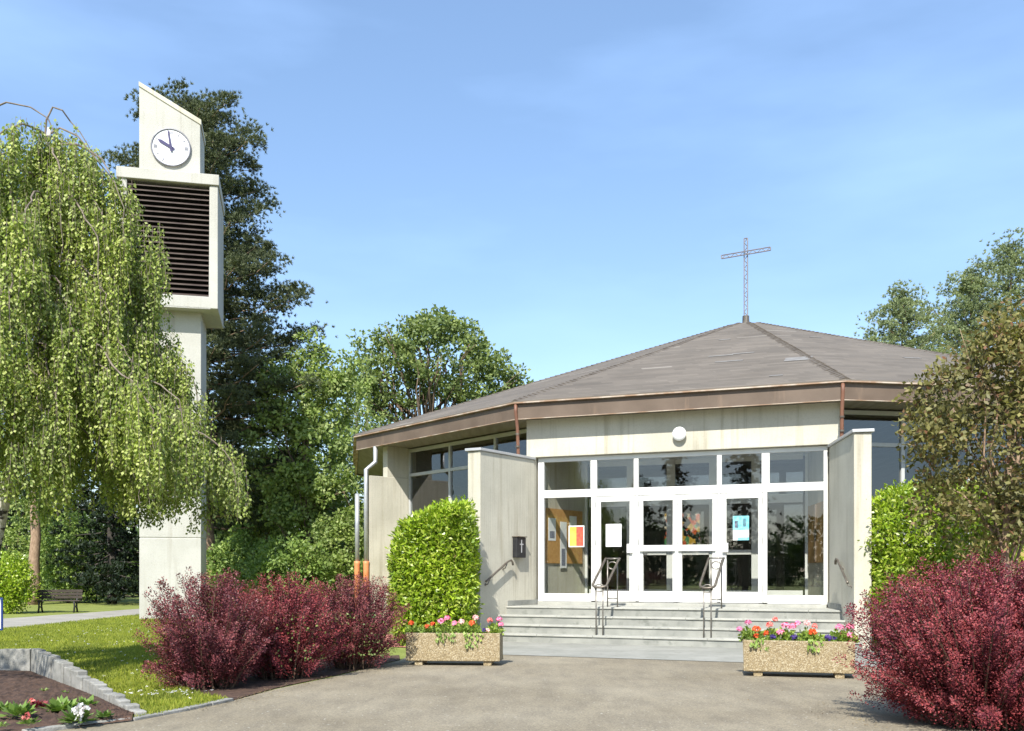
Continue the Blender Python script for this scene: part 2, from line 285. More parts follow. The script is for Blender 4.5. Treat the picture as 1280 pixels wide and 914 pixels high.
# ------------------------------------------------------------------ building blocks
def tag(o, label=None, cat=None, group=None, kind=None):
    if label: o['label'] = label
    if cat: o['category'] = cat
    if group: o['group'] = group
    if kind: o['kind'] = kind
    return o
def empty(name, loc, label, cat, group=None, rz=0.0):
    o = bpy.data.objects.new(name, None); COL.objects.link(o)
    o.empty_display_size = 0.2
    o.location = loc; o.rotation_euler = (0, 0, rz)
    return tag(o, label, cat, group)
def root_of(o):
    while o.parent is not None: o = o.parent
    return o
class MB:
    """collects quads and polygons given in world space (or, with local=True at build, in the thing's own space)"""
    def __init__(s): s.v, s.f = [], []
    def poly(s, pts):
        k = len(s.v); s.v += [tuple(p) for p in pts]; s.f.append(tuple(range(k, k + len(pts))))
    def prism(s, pts, z0, z1):
        k = len(s.v); n = len(pts)
        s.v += [(p[0], p[1], z0) for p in pts] + [(p[0], p[1], z1) for p in pts]
        s.f.append(tuple(range(k + n - 1, k - 1, -1))); s.f.append(tuple(range(k + n, k + 2 * n)))
        for i in range(n):
            j = (i + 1) % n; s.f.append((k + i, k + j, k + n + j, k + n + i))
    def hexa(s, c):
        """8 corners: bottom ring 4, top ring 4"""
        k = len(s.v); s.v += [tuple(p) for p in c]
        for q in ((3, 2, 1, 0), (4, 5, 6, 7), (0, 1, 5, 4), (1, 2, 6, 5), (2, 3, 7, 6), (3, 0, 4, 7)): s.f.append(tuple(k + i for i in q))
    def fbox(s, fr, a0, a1, b0, b1, z0, z1):
        """box in a frame fr=(origin, along, inward)"""
        o, u, n = fr
        P = lambda a, b, z: (o[0] + u[0] * a + n[0] * b, o[1] + u[1] * a + n[1] * b, z)
        s.hexa([P(a0, b0, z0), P(a1, b0, z0), P(a1, b1, z0), P(a0, b1, z0), P(a0, b0, z1), P(a1, b0, z1), P(a1, b1, z1), P(a0, b1, z1)])
    def tube(s, pts, rad, n=8, cap=True):
        pts = [Vector(p) for p in pts]; k0 = len(s.v)
        if not hasattr(rad, '__len__'): rad = [rad] * len(pts)
        ref = None
        for i, p in enumerate(pts):
            d = (pts[min(i + 1, len(pts) - 1)] - pts[max(i - 1, 0)])
            d = d.normalized() if d.length > 1e-9 else Vector((0, 0, 1))
            if ref is None: ref = d.orthogonal().normalized()
            ref = (ref - d * ref.dot(d)); ref = ref.normalized() if ref.length > 1e-6 else d.orthogonal().normalized()
            w = d.cross(ref)
            for j in range(n):
                a = 2 * math.pi * j / n
                s.v.append(tuple(p + (ref * math.cos(a) + w * math.sin(a)) * rad[i]))
        for i in range(len(pts) - 1):
            for j in range(n):
                a, b = k0 + i * n + j, k0 + i * n + (j + 1) % n
                s.f.append((a, b, b + n, a + n))
        if cap:
            s.f.append(tuple(range(k0 + n - 1, k0 - 1, -1))); e = k0 + (len(pts) - 1) * n; s.f.append(tuple(range(e, e + n)))
    def disc(s, c, ax, r, h, n=40):
        c, ax = Vector(c), Vector(ax).normalized(); s.tube([c, c + ax * h], r, n)
    def sphere(s, c, r, sc=(1, 1, 1), n=16, m=10):
        k = len(s.v)
        for i in range(m + 1):
            t = math.pi * i / m
            for j in range(n):
                a = 2 * math.pi * j / n
                s.v.append((c[0] + r * sc[0] * math.sin(t) * math.cos(a), c[1] + r * sc[1] * math.sin(t) * math.sin(a), c[2] + r * sc[2] * math.cos(t)))
        for i in range(m):
            for j in range(n):
                a, b = k + i * n + j, k + i * n + (j + 1) % n
                s.f.append((a, a + n, b + n, b))
    def build(s, name, mat, parent=None, local=False, bevel=0.0, smooth=False):
        me = bpy.data.meshes.new(name); v = s.v
        if parent is not None and not local:
            L = root_of(parent).location; v = [(a[0] - L.x, a[1] - L.y, a[2] - L.z) for a in v]
        me.from_pydata(v, [], s.f); me.update()
        bm = bmesh.new(); bm.from_mesh(me); bmesh.ops.remove_doubles(bm, verts=bm.verts, dist=1e-5)
        bmesh.ops.recalc_face_normals(bm, faces=bm.faces); bm.to_mesh(me); bm.free()
        me.materials.append(mat)
        o = bpy.data.objects.new(name, me); COL.objects.link(o)
        if parent is not None: o.parent = parent
        if smooth:
            for p in me.polygons: p.use_smooth = True
        if bevel:
            b = o.modifiers.new("bevel", 'BEVEL'); b.width = bevel; b.segments = 2; b.limit_method = 'ANGLE'; b.angle_limit = R(40)
        return o
def np_mesh(name, V, Q, mat, parent=None, local=False):
    """fast mesh from arrays of vertices and quads"""
    V = np.asarray(V, dtype=np.float32).reshape(-1, 3).copy(); Q = np.asarray(Q, dtype=np.int32)
    if parent is not None and not local: V -= np.array(root_of(parent).location, dtype=np.float32)
    me = bpy.data.meshes.new(name)
    me.vertices.add(len(V)); me.vertices.foreach_set("co", V.ravel())
    me.loops.add(Q.size); me.loops.foreach_set("vertex_index", Q.ravel())
    me.polygons.add(len(Q)); me.polygons.foreach_set("loop_start", np.arange(0, Q.size, Q.shape[1], dtype=np.int32))
    me.update(calc_edges=True); me.materials.append(mat)
    o = bpy.data.objects.new(name, me); COL.objects.link(o)
    if parent is not None: o.parent = parent
    return o
def unit(a): return a / np.maximum(np.linalg.norm(a, axis=-1, keepdims=True), 1e-9)
def leaf_quads(P, D, N, L, W, fold=0.0):
    """one pointed leaf per row: base at P, along D, facing N"""
    D = unit(D); S = unit(np.cross(D, N)); n = len(P)
    L = np.broadcast_to(L, (n,))[:, None]; W = np.broadcast_to(W, (n,))[:, None]
    mid = P + D * L * 0.48; Nn = np.cross(S, D)
    V = np.stack([P, mid + S * W * 0.5 + Nn * W * fold, P + D * L, mid - S * W * 0.5 + Nn * W * fold], axis=1).reshape(-1, 3)
    return V, np.arange(4 * n).reshape(-1, 4)
def rdir(n): return unit(rng.normal(size=(n, 3)))

# ------------------------------------------------------------------ ground
def sheet(name, pts, z, mat, label=None):
    b = MB(); b.poly([(p[0], p[1], z) for p in pts]); o = b.build(name, mat)
    tag(o, label, None, None, 'structure'); return o
sheet('ground', [(-300, -200), (300, -200), (300, 400), (-300, 400)], 0.0, M['grass'], 'green lawn running out to the trees')
YAW = 20.5
U = Vector((math.cos(R(YAW)), -math.sin(R(YAW)), 0)); N = Vector((math.sin(R(YAW)), math.cos(R(YAW)), 0))
MID = Vector((3.0, 18.16, 0))
kerb_pts = [gr(30, 919), gr(100, 910), gr(165, 902), gr(235, 889), gr(290, 877), gr(345, 862), gr(420, 846), gr(500, 826)]
fp = lambda s, p, z=0.0: MID + U * s + N * p + Vector((0, 0, z))
drive = [(-9, -40), (40, -40), (40, 12), (12, 17.0)] + [tuple(fp(3.6, -1.0))[:2], tuple(fp(-4.3, -1.0))[:2]] + [tuple(p)[:2] for p in kerb_pts[::-1]] + [(-4.6, 6.2), (-9, 5.5)]
sheet('driveway', drive, 0.006, M['asphalt'], 'pale worn asphalt forecourt')
sheet('pavement', [fp(-3.45, -4.1), fp(3.9, -4.1), fp(3.9, -1.4), fp(-3.45, -1.4)], 0.012, M['slab'], 'grey concrete apron in front of the steps')
sheet('red_path', [fp(-3.5, -3.4), fp(-3.5, -0.5), fp(-8.6, -0.2), fp(-8.6, -2.6)], 0.012, M['redpath'], 'red paving left of the steps')
sheet('soil', [gr(292, 876), gr(345, 861), gr(420, 845), gr(500, 825.5), (-1.75, 14.9), (-3.3, 13.9), (-4.2, 11.4), gr(222, 862), gr(250, 871)], 0.010, M['soil'], 'bare earth under the red bushes')
sheet('path', [gr(-120, 806), gr(6, 787), gr(100, 777.5), gr(177, 769), gr(230, 764), gr(280, 761), gr(280, 754), gr(177, 761), gr(100, 767), gr(6, 773.4), gr(-120, 780)], 0.006, M['path'], 'grey footpath crossing the lawn')

# ------------------------------------------------------------------ church
L12 = 6.25; APO = L12 / (2 * math.tan(R(15))); RAD = L12 / (2 * math.sin(R(15)))
CEN = MID + N * APO
Z_EAVE, Z_FAS, Z_GL, Z_DOOR, Z_LAND, Z_COP = 4.70, 4.365, 3.62, 0.70, 0.64, 3.62
APEX_Z = 8.86
th0 = math.atan2(-N.y, -N.x)
def ring(inset):
    """polygon corners for walls pushed in by inset; corner i lies between side i-1 and side i (side 0 = entrance side)"""
    rr = (APO - inset) / math.cos(R(15))
    return [Vector((CEN.x + rr * math.cos(th0 + R(30 * i - 15)), CEN.y + rr * math.sin(th0 + R(30 * i - 15)), 0)) for i in range(12)]
church = empty('church', (CEN.x, CEN.y, 0), 'low twelve-sided concrete church with brown shingle roof and glazed entrance', 'church')
e0 = ring(0.0)
# roof: shallow cone of twelve slopes, softened at the top
b = MB(); ez = [Vector((p.x, p.y, Z_EAVE + 0.012)) for p in ring(-0.06)]
r1 = [Vector((CEN.x + (p.x - CEN.x) * 0.045, CEN.y + (p.y - CEN.y) * 0.045, APEX_Z - 0.14)) for p in e0]
apex = (CEN.x, CEN.y, APEX_Z)
for i in range(12):
    j = (i + 1) % 12
    b.poly([ez[i], ez[j], r1[j], r1[i]]); b.poly([r1[i], r1[j], apex])
    b.poly([ez[j], ez[i], (ez[i].x, ez[i].y, Z_EAVE - 0.01), (ez[j].x, ez[j].y, Z_EAVE - 0.01)])
roof = b.build('roof', M['roof'], church)
b = MB()                                    # overlapping cap shingles along the hips
for i in range(12):
    a, c = ez[i], r1[i]; d = (c - a); n_ = int(d.length / 0.17); dn = d.normalized(); side = dn.cross(Vector((0, 0, 1))).normalized()
    up = side.cross(dn).normalized()
    for k in range(n_):
        p = a + dn * (k * 0.17 + 0.05 + random.uniform(-.01, .01)); q = p + dn * 0.19; w = 0.13 + random.uniform(-.02, .02)
        for sg in (-1, 1):
            dz = Vector((0, 0, -0.012))
            b.poly([p + up * 0.034, p + side * sg * w + up * 0.028 - Vector((0, 0, 0.045)), q + side * sg * w + up * 0.012 - Vector((0, 0, 0.045)), q + up * 0.018])
            b.poly([p + up * 0.034, p + side * sg * w + up * 0.028 - Vector((0, 0, 0.045)), p + side * sg * w - Vector((0, 0, 0.05)), p + up * 0.0])
b.build('hip_caps', M['hip'], roof)
def on_roof(px, py):
    d = Vector(((px - 640) / F, 1, -(py - HY) / F)); o = Vector((0, 0, EYE)); best = None
    for i in range(12):
        a, c, e = ez[i], ez[(i + 1) % 12], r1[i]; nr = (c - a).cross(e - a).normalized()
        if nr.z < 0: nr = -nr
        if nr.dot(d) >= 0: continue
        t = (a - o).dot(nr) / d.dot(nr); p = o + d * t; q = Vector((p.x, p.y, 0))
        ang = (math.degrees(math.atan2(q.y - CEN.y, q.x - CEN.x) - th0) + 15) % 360
        if int(ang // 30) == i: best = (p, nr, (c - a).normalized())
    return best
for px, py, w, h in ((906, 425, .3, .13), (901, 445, .55, .12), (929, 442, .5, .11), (911, 452, .6, .13), (998, 449, .55, .5), (1019, 422, .3, .12), (1140, 448, .4, .14), (970, 470, .25, .1)):
    g = on_roof(px, py)
    if g is None: continue
    p, nr, u_ = g; v_ = nr.cross(u_).normalized(); b = MB(); c = [p + u_ * w * sx * .5 + v_ * h * sy * .5 + nr * .006 for sx, sy in ((-1, -1), (1, -1), (1, 1), (-1, 1))]
    b.hexa(c + [q + nr * .006 for q in c]); b.build('patched_shingle', M['patch'], roof)
def band(inset0, inset1, z0, z1):
    b = MB(); o, i_ = ring(inset0), ring(inset1)
    for k in range(12):
        j = (k + 1) % 12
        b.hexa([(o[k].x, o[k].y, z0), (o[j].x, o[j].y, z0), (i_[j].x, i_[j].y, z0), (i_[k].x, i_[k].y, z0),
                (o[k].x, o[k].y, z1), (o[j].x, o[j].y, z1), (i_[j].x, i_[j].y, z1), (i_[k].x, i_[k].y, z1)])
    return b
band(0.0, 0.05, Z_FAS, Z_EAVE - 0.03).build('fascia', M['fascia'], church)
band(-0.075, 0.05, Z_EAVE - 0.034, Z_EAVE - 0.0125).build('eave_trim', M['trim'], church)
band(-0.012, 0.045, Z_FAS - 0.012, Z_FAS - 0.001).build('drip_edge', M['trim'], church)
b = MB(); b.prism([(p.x, p.y) for p in ring(0.06)], Z_FAS + 0.03, Z_FAS + 0.07); b.build('soffit', M['soffit'], church)
# main walls
FR0 = (MID, U, N)
def side_frame(i):
    """frame of side i with origin at the middle of its eave"""
    a, c = e0[i], e0[(i + 1) % 12]; m = (a + c) / 2; u = (c - a).normalized(); n = (CEN - m).normalized()
    if i == 0: return FR0
    return (m, u, n)
WIN = 1.0
b = MB()
for i in range(12):
    if i in (0, 1, 11): continue
    fr = side_frame(i); hw = (APO - WIN) * math.tan(R(15))
    b.fbox(fr, -hw, hw, WIN, WIN + 0.25, 0, Z_FAS + 0.028)
b.build('wall', M['concrete'], church)
b = MB(); b.prism([(p.x, p.y) for p in ring(WIN + 0.26)], 0.0, Z_DOOR - 0.003)
b.fbox(FR0, -2.7, 2.7, 0.40, WIN + 0.6, 0.1, Z_DOOR); b.build('floor', M['dark_floor'], church)

# entrance side: lintel beam, returns, jamb walls
b = MB(); b.fbox(FR0, -3.02, 3.02, 0.35, 0.62, Z_GL + 0.004, Z_FAS + 0.028)
b.build('lintel', M['concrete'], church, bevel=0.012)
for sg in (-1, 1):
    b = MB(); b.fbox(FR0, min(sg * 2.84, sg * 3.02), max(sg * 2.84, sg * 3.02), 0.36, WIN + 0.9, 0, Z_GL)
    b.fbox(FR0, min(sg * 2.84, sg * 3.0), max(sg * 2.84, sg * 3.0), 0.63, WIN + 0.9, Z_GL - 0.01, Z_FAS + 0.028)
    b.build('entrance_return', M['concrete'], church)
# wing walls splayed outward, then running on inside as the porch walls
S0, SPL = 2.81, 0.482 / 1.91
for sg in (-1, 1):
    q = lambda p, off: fp(sg * (S0 + (0.45 - p) * SPL + off), p)
    b = MB(); b.prism([q(0.34, 0), q(-1.46, 0), q(-1.42, 0.28), q(0.34, 0.28)], 0.0, Z_COP - 0.052)
    w = b.build('wing_wall', M['concrete'], church, bevel=0.012)
    b = MB(); b.prism([q(0.34, -0.03), q(-1.50, -0.035), q(-1.46, 0.315), q(0.34, 0.31)], Z_COP - 0.05, Z_COP + 0.002)
    b.build('coping', M['coping'], w, bevel=0.008)
    b = MB(); b.prism([q(0.44, -0.012), q(-0.60, -0.012), q(-0.60, -0.001), q(0.44, -0.001)], Z_LAND + 0.002, Z_LAND + 0.10)
    b.build('baseboard', M['stone'], w)
    q2 = lambda p, off: fp(sg * (S0 - (p - 0.45) * SPL + off), p)
    b = MB(); b.prism([q2(0.56, 0.006), q2(2.42, 0.006), q2(2.42, 0.12), q2(0.56, 0.12)], Z_DOOR - 0.1, Z_FAS + 0.028)
    b.build('porch_wall', M['concrete'], church)
b = MB(); b.fbox(FR0, -2.7, 2.7, 0.63, 2.6, 3.70, 3.76); b.build('porch_ceiling', M['white'], church)

# glazed entrance screen
def fs(px, p):
    """position along the entrance side of a photograph column, at inset p"""
    t = (px - 640) / F; o = MID + N * p
    return (t * o.y - o.x) / (U.x - t * U.y)
GP, GD = 0.45, 0.08
screen = MB()
fx = lambda px: fs(px, GP)
ZT0, ZT1 = 2.80, 2.955                      # transom rail between doors and top lights
vx = [fx(672), fx(680), fx(738), fx(746), fx(792), fx(798), fx(896), fx(902), fx(952), fx(962), fx(1029.5), fx(1038)]
vx[0], vx[11] = -S0 + 0.004, S0 - 0.004
H_TOP = Z_GL - 0.004
for k in range(0, 12, 2): screen.fbox(FR0, vx[k], vx[k + 1], GP, GP + GD, ZT1 if 0 < k < 10 else Z_DOOR + 0.16, H_TOP - 0.09)
screen.fbox(FR0, vx[0], vx[11], GP, GP + GD, H_TOP - 0.088, H_TOP)
screen.fbox(FR0, vx[0] + 0.001, vx[11] - 0.001, GP + 0.002, GP + GD - 0.002, ZT0, ZT1 + 0.001)
# lower posts between the leaves
lo_posts = [(fx(739), fx(743.5)), (fx(795), fx(797.5)), (fx(897), fx(899.5)), (fx(953.5), fx(959))]
for a, c in lo_posts: screen.fbox(FR0, a, c, GP, GP + GD, Z_DOOR + 0.02, ZT0)
screen.fbox(FR0, vx[0] + 0.001, lo_posts[0][0], GP, GP + GD, Z_DOOR + 0.001, Z_DOOR + 0.165)
screen.fbox(FR0, lo_posts[3][1], vx[11] - 0.001, GP, GP + GD, Z_DOOR + 0.001, Z_DOOR + 0.165)
scr = screen.build('entrance_frame', M['white'], church, bevel=0.006)
b = MB(); b.fbox(FR0, -S0 + .02, S0 - .02, GP - 0.07, GP + GD + 0.05, Z_LAND - 0.2, Z_DOOR); b.build('threshold', M['tread'], church, bevel=0.006)
def pane(s0, s1, z0, z1, parent, p=GP + 0.035, mat=None, name='glass_pane'):
    b = MB(); b.fbox(FR0, s0 - .004, s1 + .004, p, p + 0.008, z0 - .004, z1 + .004); return b.build(name, mat or M['glass'], parent)
for k in range(1, 11, 2):
    pane(vx[k], vx[k + 1], ZT1, H_TOP - 0.088, church, name='transom_window')
pane(vx[1], lo_posts[0][0], Z_DOOR + 0.165, ZT0, church, name='side_window')
pane(lo_posts[3][1], vx[10], Z_DOOR + 0.165, ZT0, church, name='side_window')
def door(s0, s1, gx0, gx1, rail, handle, label):
    s0 += 0.006; s1 -= 0.006; z0, z1 = Z_DOOR + 0.012, ZT0 - 0.008
    b = MB(); p0, p1 = GP + 0.006, GP + GD - 0.012
    b.fbox(FR0, s0, gx0, p0, p1, z0, z1); b.fbox(FR0, gx1, s1, p0, p1, z0, z1)
    b.fbox(FR0, gx0, gx1, p0, p1, z0, z0 + 0.21); b.fbox(FR0, gx0, gx1, p0, p1, z1 - 0.1, z1)
    d = b.build('door', M['white'], church, bevel=0.005)
    d['label'] = label
    pane(gx0, gx1, z0 + 0.21, z1 - 0.1, d, GP + 0.03)
    if rail:
        b = MB(); b.fbox(FR0, s0 + 0.03, s1 - 0.03, GP - 0.045, GP - 0.004, 1.70, 1.82); b.fbox(FR0, gx0, gx1, p0 + .004, p1 - .004, 1.70, 1.815)
        b.build('push_bar', M['white'], d, bevel=0.008)
    if handle is not None:
        b = MB(); b.fbox(FR0, handle - 0.055, handle + 0.055, GP - 0.06, GP + 0.004, 1.67, 1.85)
        b.build('door_handle', M['white'], d, bevel=0.01)
    hs = s0 + 0.008 if handle is None or handle > (s0 + s1) / 2 else s1 - 0.02
    for hz in (0.95, 1.85, 2.6): b = MB(); b.fbox(FR0, hs, hs + 0.014, GP - 0.012, GP + 0.01, hz, hz + 0.09); b.build('hinge', M['greyframe'], d)
    return d
d1 = door(lo_posts[0][1], lo_posts[1][0], fx(750.5), fx(787), False, fx(787.5), 'single glazed door left of the double doors')
smid = fx(846)
d2 = door(lo_posts[1][1], smid + 0.004, fx(803.5), fx(841), True, None, 'left leaf of the glazed double doors')
d3 = door(smid - 0.004, lo_posts[2][0], fx(852), fx(890.5), True, None, 'right leaf of the glazed double doors')
d4 = door(lo_posts[2][1], lo_posts[3][0], fx(907.5), fx(948), False, fx(907), 'single glazed door right of the double doors')
# inner screen of the porch
IP = 2.30; b = MB(); ih = S0 - (IP - 0.45) * SPL
posts = [-ih, -1.32, -0.45, 0.45, 1.32, ih]
for k, s in enumerate(posts):
    w = 0.05 if k in (0, 5) else 0.09
    b.fbox(FR0, s - w, s + w, IP, IP + 0.07, Z_DOOR + 0.001, 3.70)
for k in range(5):
    a, c = posts[k] + 0.09, posts[k + 1] - 0.09
    b.fbox(FR0, a, c, IP + .002, IP + 0.068, Z_DOOR + 0.001, Z_DOOR + 0.22); b.fbox(FR0, a, c, IP + .002, IP + 0.068, 2.72, 2.9); b.fbox(FR0, a, c, IP + .002, IP + 0.068, 3.6, 3.7)
    if 0 < k < 4: b.fbox(FR0, a, c, IP - .03, IP + 0.03, 1.66, 1.76)
b.fbox(FR0, -ih, ih, IP, IP + 0.07, 3.702, Z_FAS + 0.028)
ins = b.build('inner_screen', M['white'], church, bevel=0.005)
for k in range(5):
    pane(posts[k] + 0.09, posts[k + 1] - 0.09, Z_DOOR + 0.22, 2.72, ins, IP + 0.033, M['darkglass'])
    pane(posts[k] + 0.09, posts[k + 1] - 0.09, 2.9, 3.6, ins, IP + 0.033, M['darkglass'])
# stained glass far inside
SG = True

# side bays with tall windows (left and right of the entrance side)
def side_bay(i, posts_at, mat_post):
    fr = side_frame(i); hw = (APO - WIN) * math.tan(R(15)); z_s, z_r, z_t = 1.78, 3.68, 4.36
    b = MB(); b.fbox(fr, -hw, hw, WIN, WIN + 0.2, 0.0, 1.2); b.build('wall', M['concrete'], church)
    b = MB(); b.fbox(fr, -hw, hw, WIN + 0.01, WIN + 0.18, 1.203, z_s); b.build('sill_panel', M['ochre'], church)
    b = MB()
    for s in posts_at: b.fbox(fr, s - 0.035, s + 0.035, WIN - 0.02, WIN + 0.07, z_s + .002, z_t)
    for k in range(len(posts_at) - 1):
        a, c = posts_at[k] + 0.035, posts_at[k + 1] - 0.035
        for zz, h in ((z_s + .002, 0.07), (z_r, 0.075), (z_t - 0.08, 0.08)): b.fbox(fr, a, c, WIN - 0.016, WIN + 0.066, zz, zz + h)
    wf = b.build('window', mat_post, church, bevel=0.004)
    for k in range(len(posts_at) - 1):
        a, c = posts_at[k] + 0.03, posts_at[k + 1] - 0.03
        for z0, z1 in ((z_s + 0.06, z_r + 0.01), (z_r + 0.07, z_t - 0.07)):
            b = MB(); b.fbox(fr, a, c, WIN + 0.02, WIN + 0.028, z0, z1); b.build('glass_pane', M['darkglass'], wf)
    return fr, hw
def ks(fr, px, p):
    o, u, n = fr; q = o + n * p; t = (px - 640) / F
    return (t * q.y - q.x) / (u.x - t * u.y)
for i in range(4, 9):
    fr6 = side_frame(i); k = ks(fr6, 850, WIN)
    if abs(k) < (APO - WIN) * math.tan(R(15)):
        b = MB(); b.fbox(fr6, k - .75, k + .75, WIN + 0.255, WIN + 0.28, 2.1, 3.7); b.build('stained_glass', M['stained'], church)
# which neighbour lies on the left of the picture
LS, RS = (11, 1) if side_frame(11)[0].x < side_frame(1)[0].x else (1, 11)
frL, frR = side_frame(LS), side_frame(RS)
hwin = (APO - WIN) * math.tan(R(15))
kl = sorted([ks(frL, 512, WIN), ks(frL, 562, WIN), ks(frL, 619, WIN)])
step = (kl[2] - kl[0]) / 2
if abs(kl[0]) > abs(kl[2]): kl = [kl[0] + step * k for k in range(5) if kl[0] + step * k < hwin - .3] + [hwin - .03]
else: kl = [-hwin + .03] + [kl[2] - step * k for k in range(5) if kl[2] - step * k > -hwin + .3][::-1]
side_bay(LS, kl, M['greyframe'])
kr = [-hwin + 0.05 + k * (2 * hwin - 0.1) / 4 for k in range(5)]
side_bay(RS, kr, M['greyframe'])
# outer end wall of the left bay: a short fin with an infill panel above
kfin = ks(frL, 512, WIN); sgn = -1 if kfin < 0 else 1
b = MB(); b.fbox(frL, min(kfin, kfin + sgn * 0.24), max(kfin, kfin + sgn * 0.24), -0.16, WIN - 0.02, 0, Z_COP + 0.02)
fin = b.build('wing_wall', M['concrete'], church, bevel=0.012); fin['label'] = 'short concrete fin at the far left corner'
b = MB(); b.fbox(frL, min(kfin + sgn * .01, kfin + sgn * 0.22), max(kfin + sgn * .01, kfin + sgn * 0.22), 0.36, WIN + 0.2, Z_COP + 0.024, Z_FAS + 0.028); b.build('infill_panel', M['concrete'], church)
b = MB(); b.fbox(frL, min(kfin + sgn * .245, sgn * hwin), max(kfin + sgn * .245, sgn * hwin), WIN, WIN + 0.2, 1.205, Z_FAS + 0.028); b.build('wall', M['concrete'], church)
# gutters' downpipes
def pipe(name, pts, r, mat, par): b = MB(); b.tube(pts, r, 12); return b.build(name, mat, par, smooth=True)
o_, u_, n_ = frL
P = lambda a, p, z: o_ + u_ * a + n_ * p + Vector((0, 0, z))
pk = kfin - sgn * 0.0
for (aa, pp, top) in ((0.02, -0.24, 3.86), (0.24, -0.36, 3.2)):
    a = kfin + sgn * aa
    g = pipe('downpipe', ([P(a, 0.02, 4.36), P(a, 0.02, 3.98), P(a, pp, 3.78), P(a, pp, 1.52)] if aa < .1 else [P(a, pp, top), P(a, pp, 1.52)]), 0.055, M['pipe_grey'], church)
    g['label'] = 'grey zinc downpipe with orange foot at the left corner'
    pipe('pipe_foot', [P(a, pp, 0), P(a, pp, 1.5), P(a, pp, 1.56)], [0.07, 0.07, 0.075], M['pipe_orange'], g)
cB, cC = (e0[0], e0[1]) if e0[0].x < e0[1].x else (e0[1], e0[0])
for c, off in ((cB, 0.02), (cC, -0.05)):
    d = (CEN - c).normalized(); q = c + d * 0.03 + U * off
    g = pipe('downpipe', [q + Vector((0, 0, Z_EAVE - 0.03)) - d * 0.06, q + Vector((0, 0, 4.5)) - d * 0.06, q + Vector((0, 0, 4.2)), q + Vector((0, 0, 2.4)) + d * 0.1, q + Vector((0, 0, 0.05)) + d * 0.1], 0.035, M['pipe_brown'], church)
    g['label'] = 'thin brown downpipe at a corner of the eave'
    for zz in (4.05, 3.8): b = MB(); b.disc(q + Vector((0, 0, zz)), (0, 0, 1), 0.045, 0.03, 12); b.build('pipe_bracket', M['iron'], g)

# steps
steps = empty('entrance_steps', fp(0, -0.6), 'grey stone entrance steps leading up to the glass doors', 'steps')
br, bt = MB(), MB()
TD = 0.28
for k in range(4):
    zt = 0.16 * (k + 1); p0 = -1.49 + TD * k; p1 = 0.40
    hwid = (3.42 if k == 0 else S0 + (0.45 - p0 - 0.02) * SPL - 0.004) if k < 3 else S0 + (0.45 - p0) * SPL - 0.004
    if k: hwid = min(hwid, S0 + (0.45 - p0 - TD) * SPL + 0.08)
    br.fbox(FR0, -hwid, hwid, p0 + 0.025, p1 + 0.02 * k if k < 3 else 0.43, zt - 0.16 - (0.02 if k else 0), zt - 0.036)
    pe = p0 + TD + 0.03 if k < 3 else 0.372
    s = -hwid
    while s < hwid - 0.01:
        e = min(hwid, s + random.uniform(0.9, 1.35))
        if hwid - e < 0.35: e = hwid
        bt.fbox(FR0, s + 0.002, e - 0.002, p0 + random.uniform(-.004, .004), pe, zt - 0.034, zt + random.uniform(-.003, .002)); s = e
br.build('riser', M['stone'], steps); bt.build('tread', M['tread'], steps, bevel=0.006)

# free-standing handrails
def handrail(px_front, label):
    s = fs(px_front, -1.33); hw = 0.105
    h = empty('handrail', fp(s, -1.33, 0.16), label, 'handrail', 'free-standing handrails on the steps')
    pf, pb = -1.34, -0.50; zf, zb = 1.02, 1.55
    for sg in (-1, 1):
        b = MB(); b.tube([fp(s + sg * hw * .6, pf + .03, 0.16), fp(s + sg * hw * .6, pf + .03, zf + 0.02)], 0.013, 10); b.build('post', M['steel'], h, smooth=True)
        b = MB(); b.tube([fp(s + sg * hw * .9 + .03, pb, 0.64), fp(s + sg * hw * .9 + .03, pb, zb - 0.03)], 0.013, 10); b.build('post', M['steel'], h, smooth=True)
    b = MB()
    # U-shaped flat rail: down the left side, round the front end and up the right side
    path = [fp(s - hw * 1.25 + .03, pb, zb), fp(s - hw * 1.25, pf + .06, zf + 0.06)]
    for k in range(9):
        a = math.pi * k / 8; path.append(fp(s - hw * 1.25 * math.cos(a), pf + .06 - 0.07 * math.sin(a), zf + 0.05 - 0.05 * math.sin(a)))
    path += [fp(s + hw * 1.25, pf + .06, zf + 0.06), fp(s + hw * 1.25 + .03, pb, zb)]
    b.tube(path, 0.023, 8); b.build('rail', M['iron'], h, smooth=True)
    b = MB(); b.tube([fp(s - hw * 1.3 + .03, pb, zb), fp(s + hw * 1.3 + .05, pb, zb)], 0.014, 8); b.build('cross_bar', M['steel'], h, smooth=True)
    b = MB(); b.tube([fp(s - hw * .9 + .03, pb, 0.80), fp(s + hw * .9 + .03, pb, 0.80)], 0.009, 8); b.build('cross_bar', M['steel'], h, smooth=True)
    for (c, p_, z_, r_) in ((s, pf + .03, zf - .01, 0.085), (s + .03, pb, zb - 0.13, 0.085)):
        b = MB(); b.tube([fp(c + r_ * math.cos(a), p_, z_ + r_ * .8 * math.sin(a)) for a in [2 * math.pi * k / 24 for k in range(25)]], 0.011, 8, cap=False)
        b.build('ring', M['steel'], h, smooth=True)
handrail(749, 'double handrail standing on the steps before the left single door')
handrail(884, 'double handrail standing on the steps before the right end of the double doors')
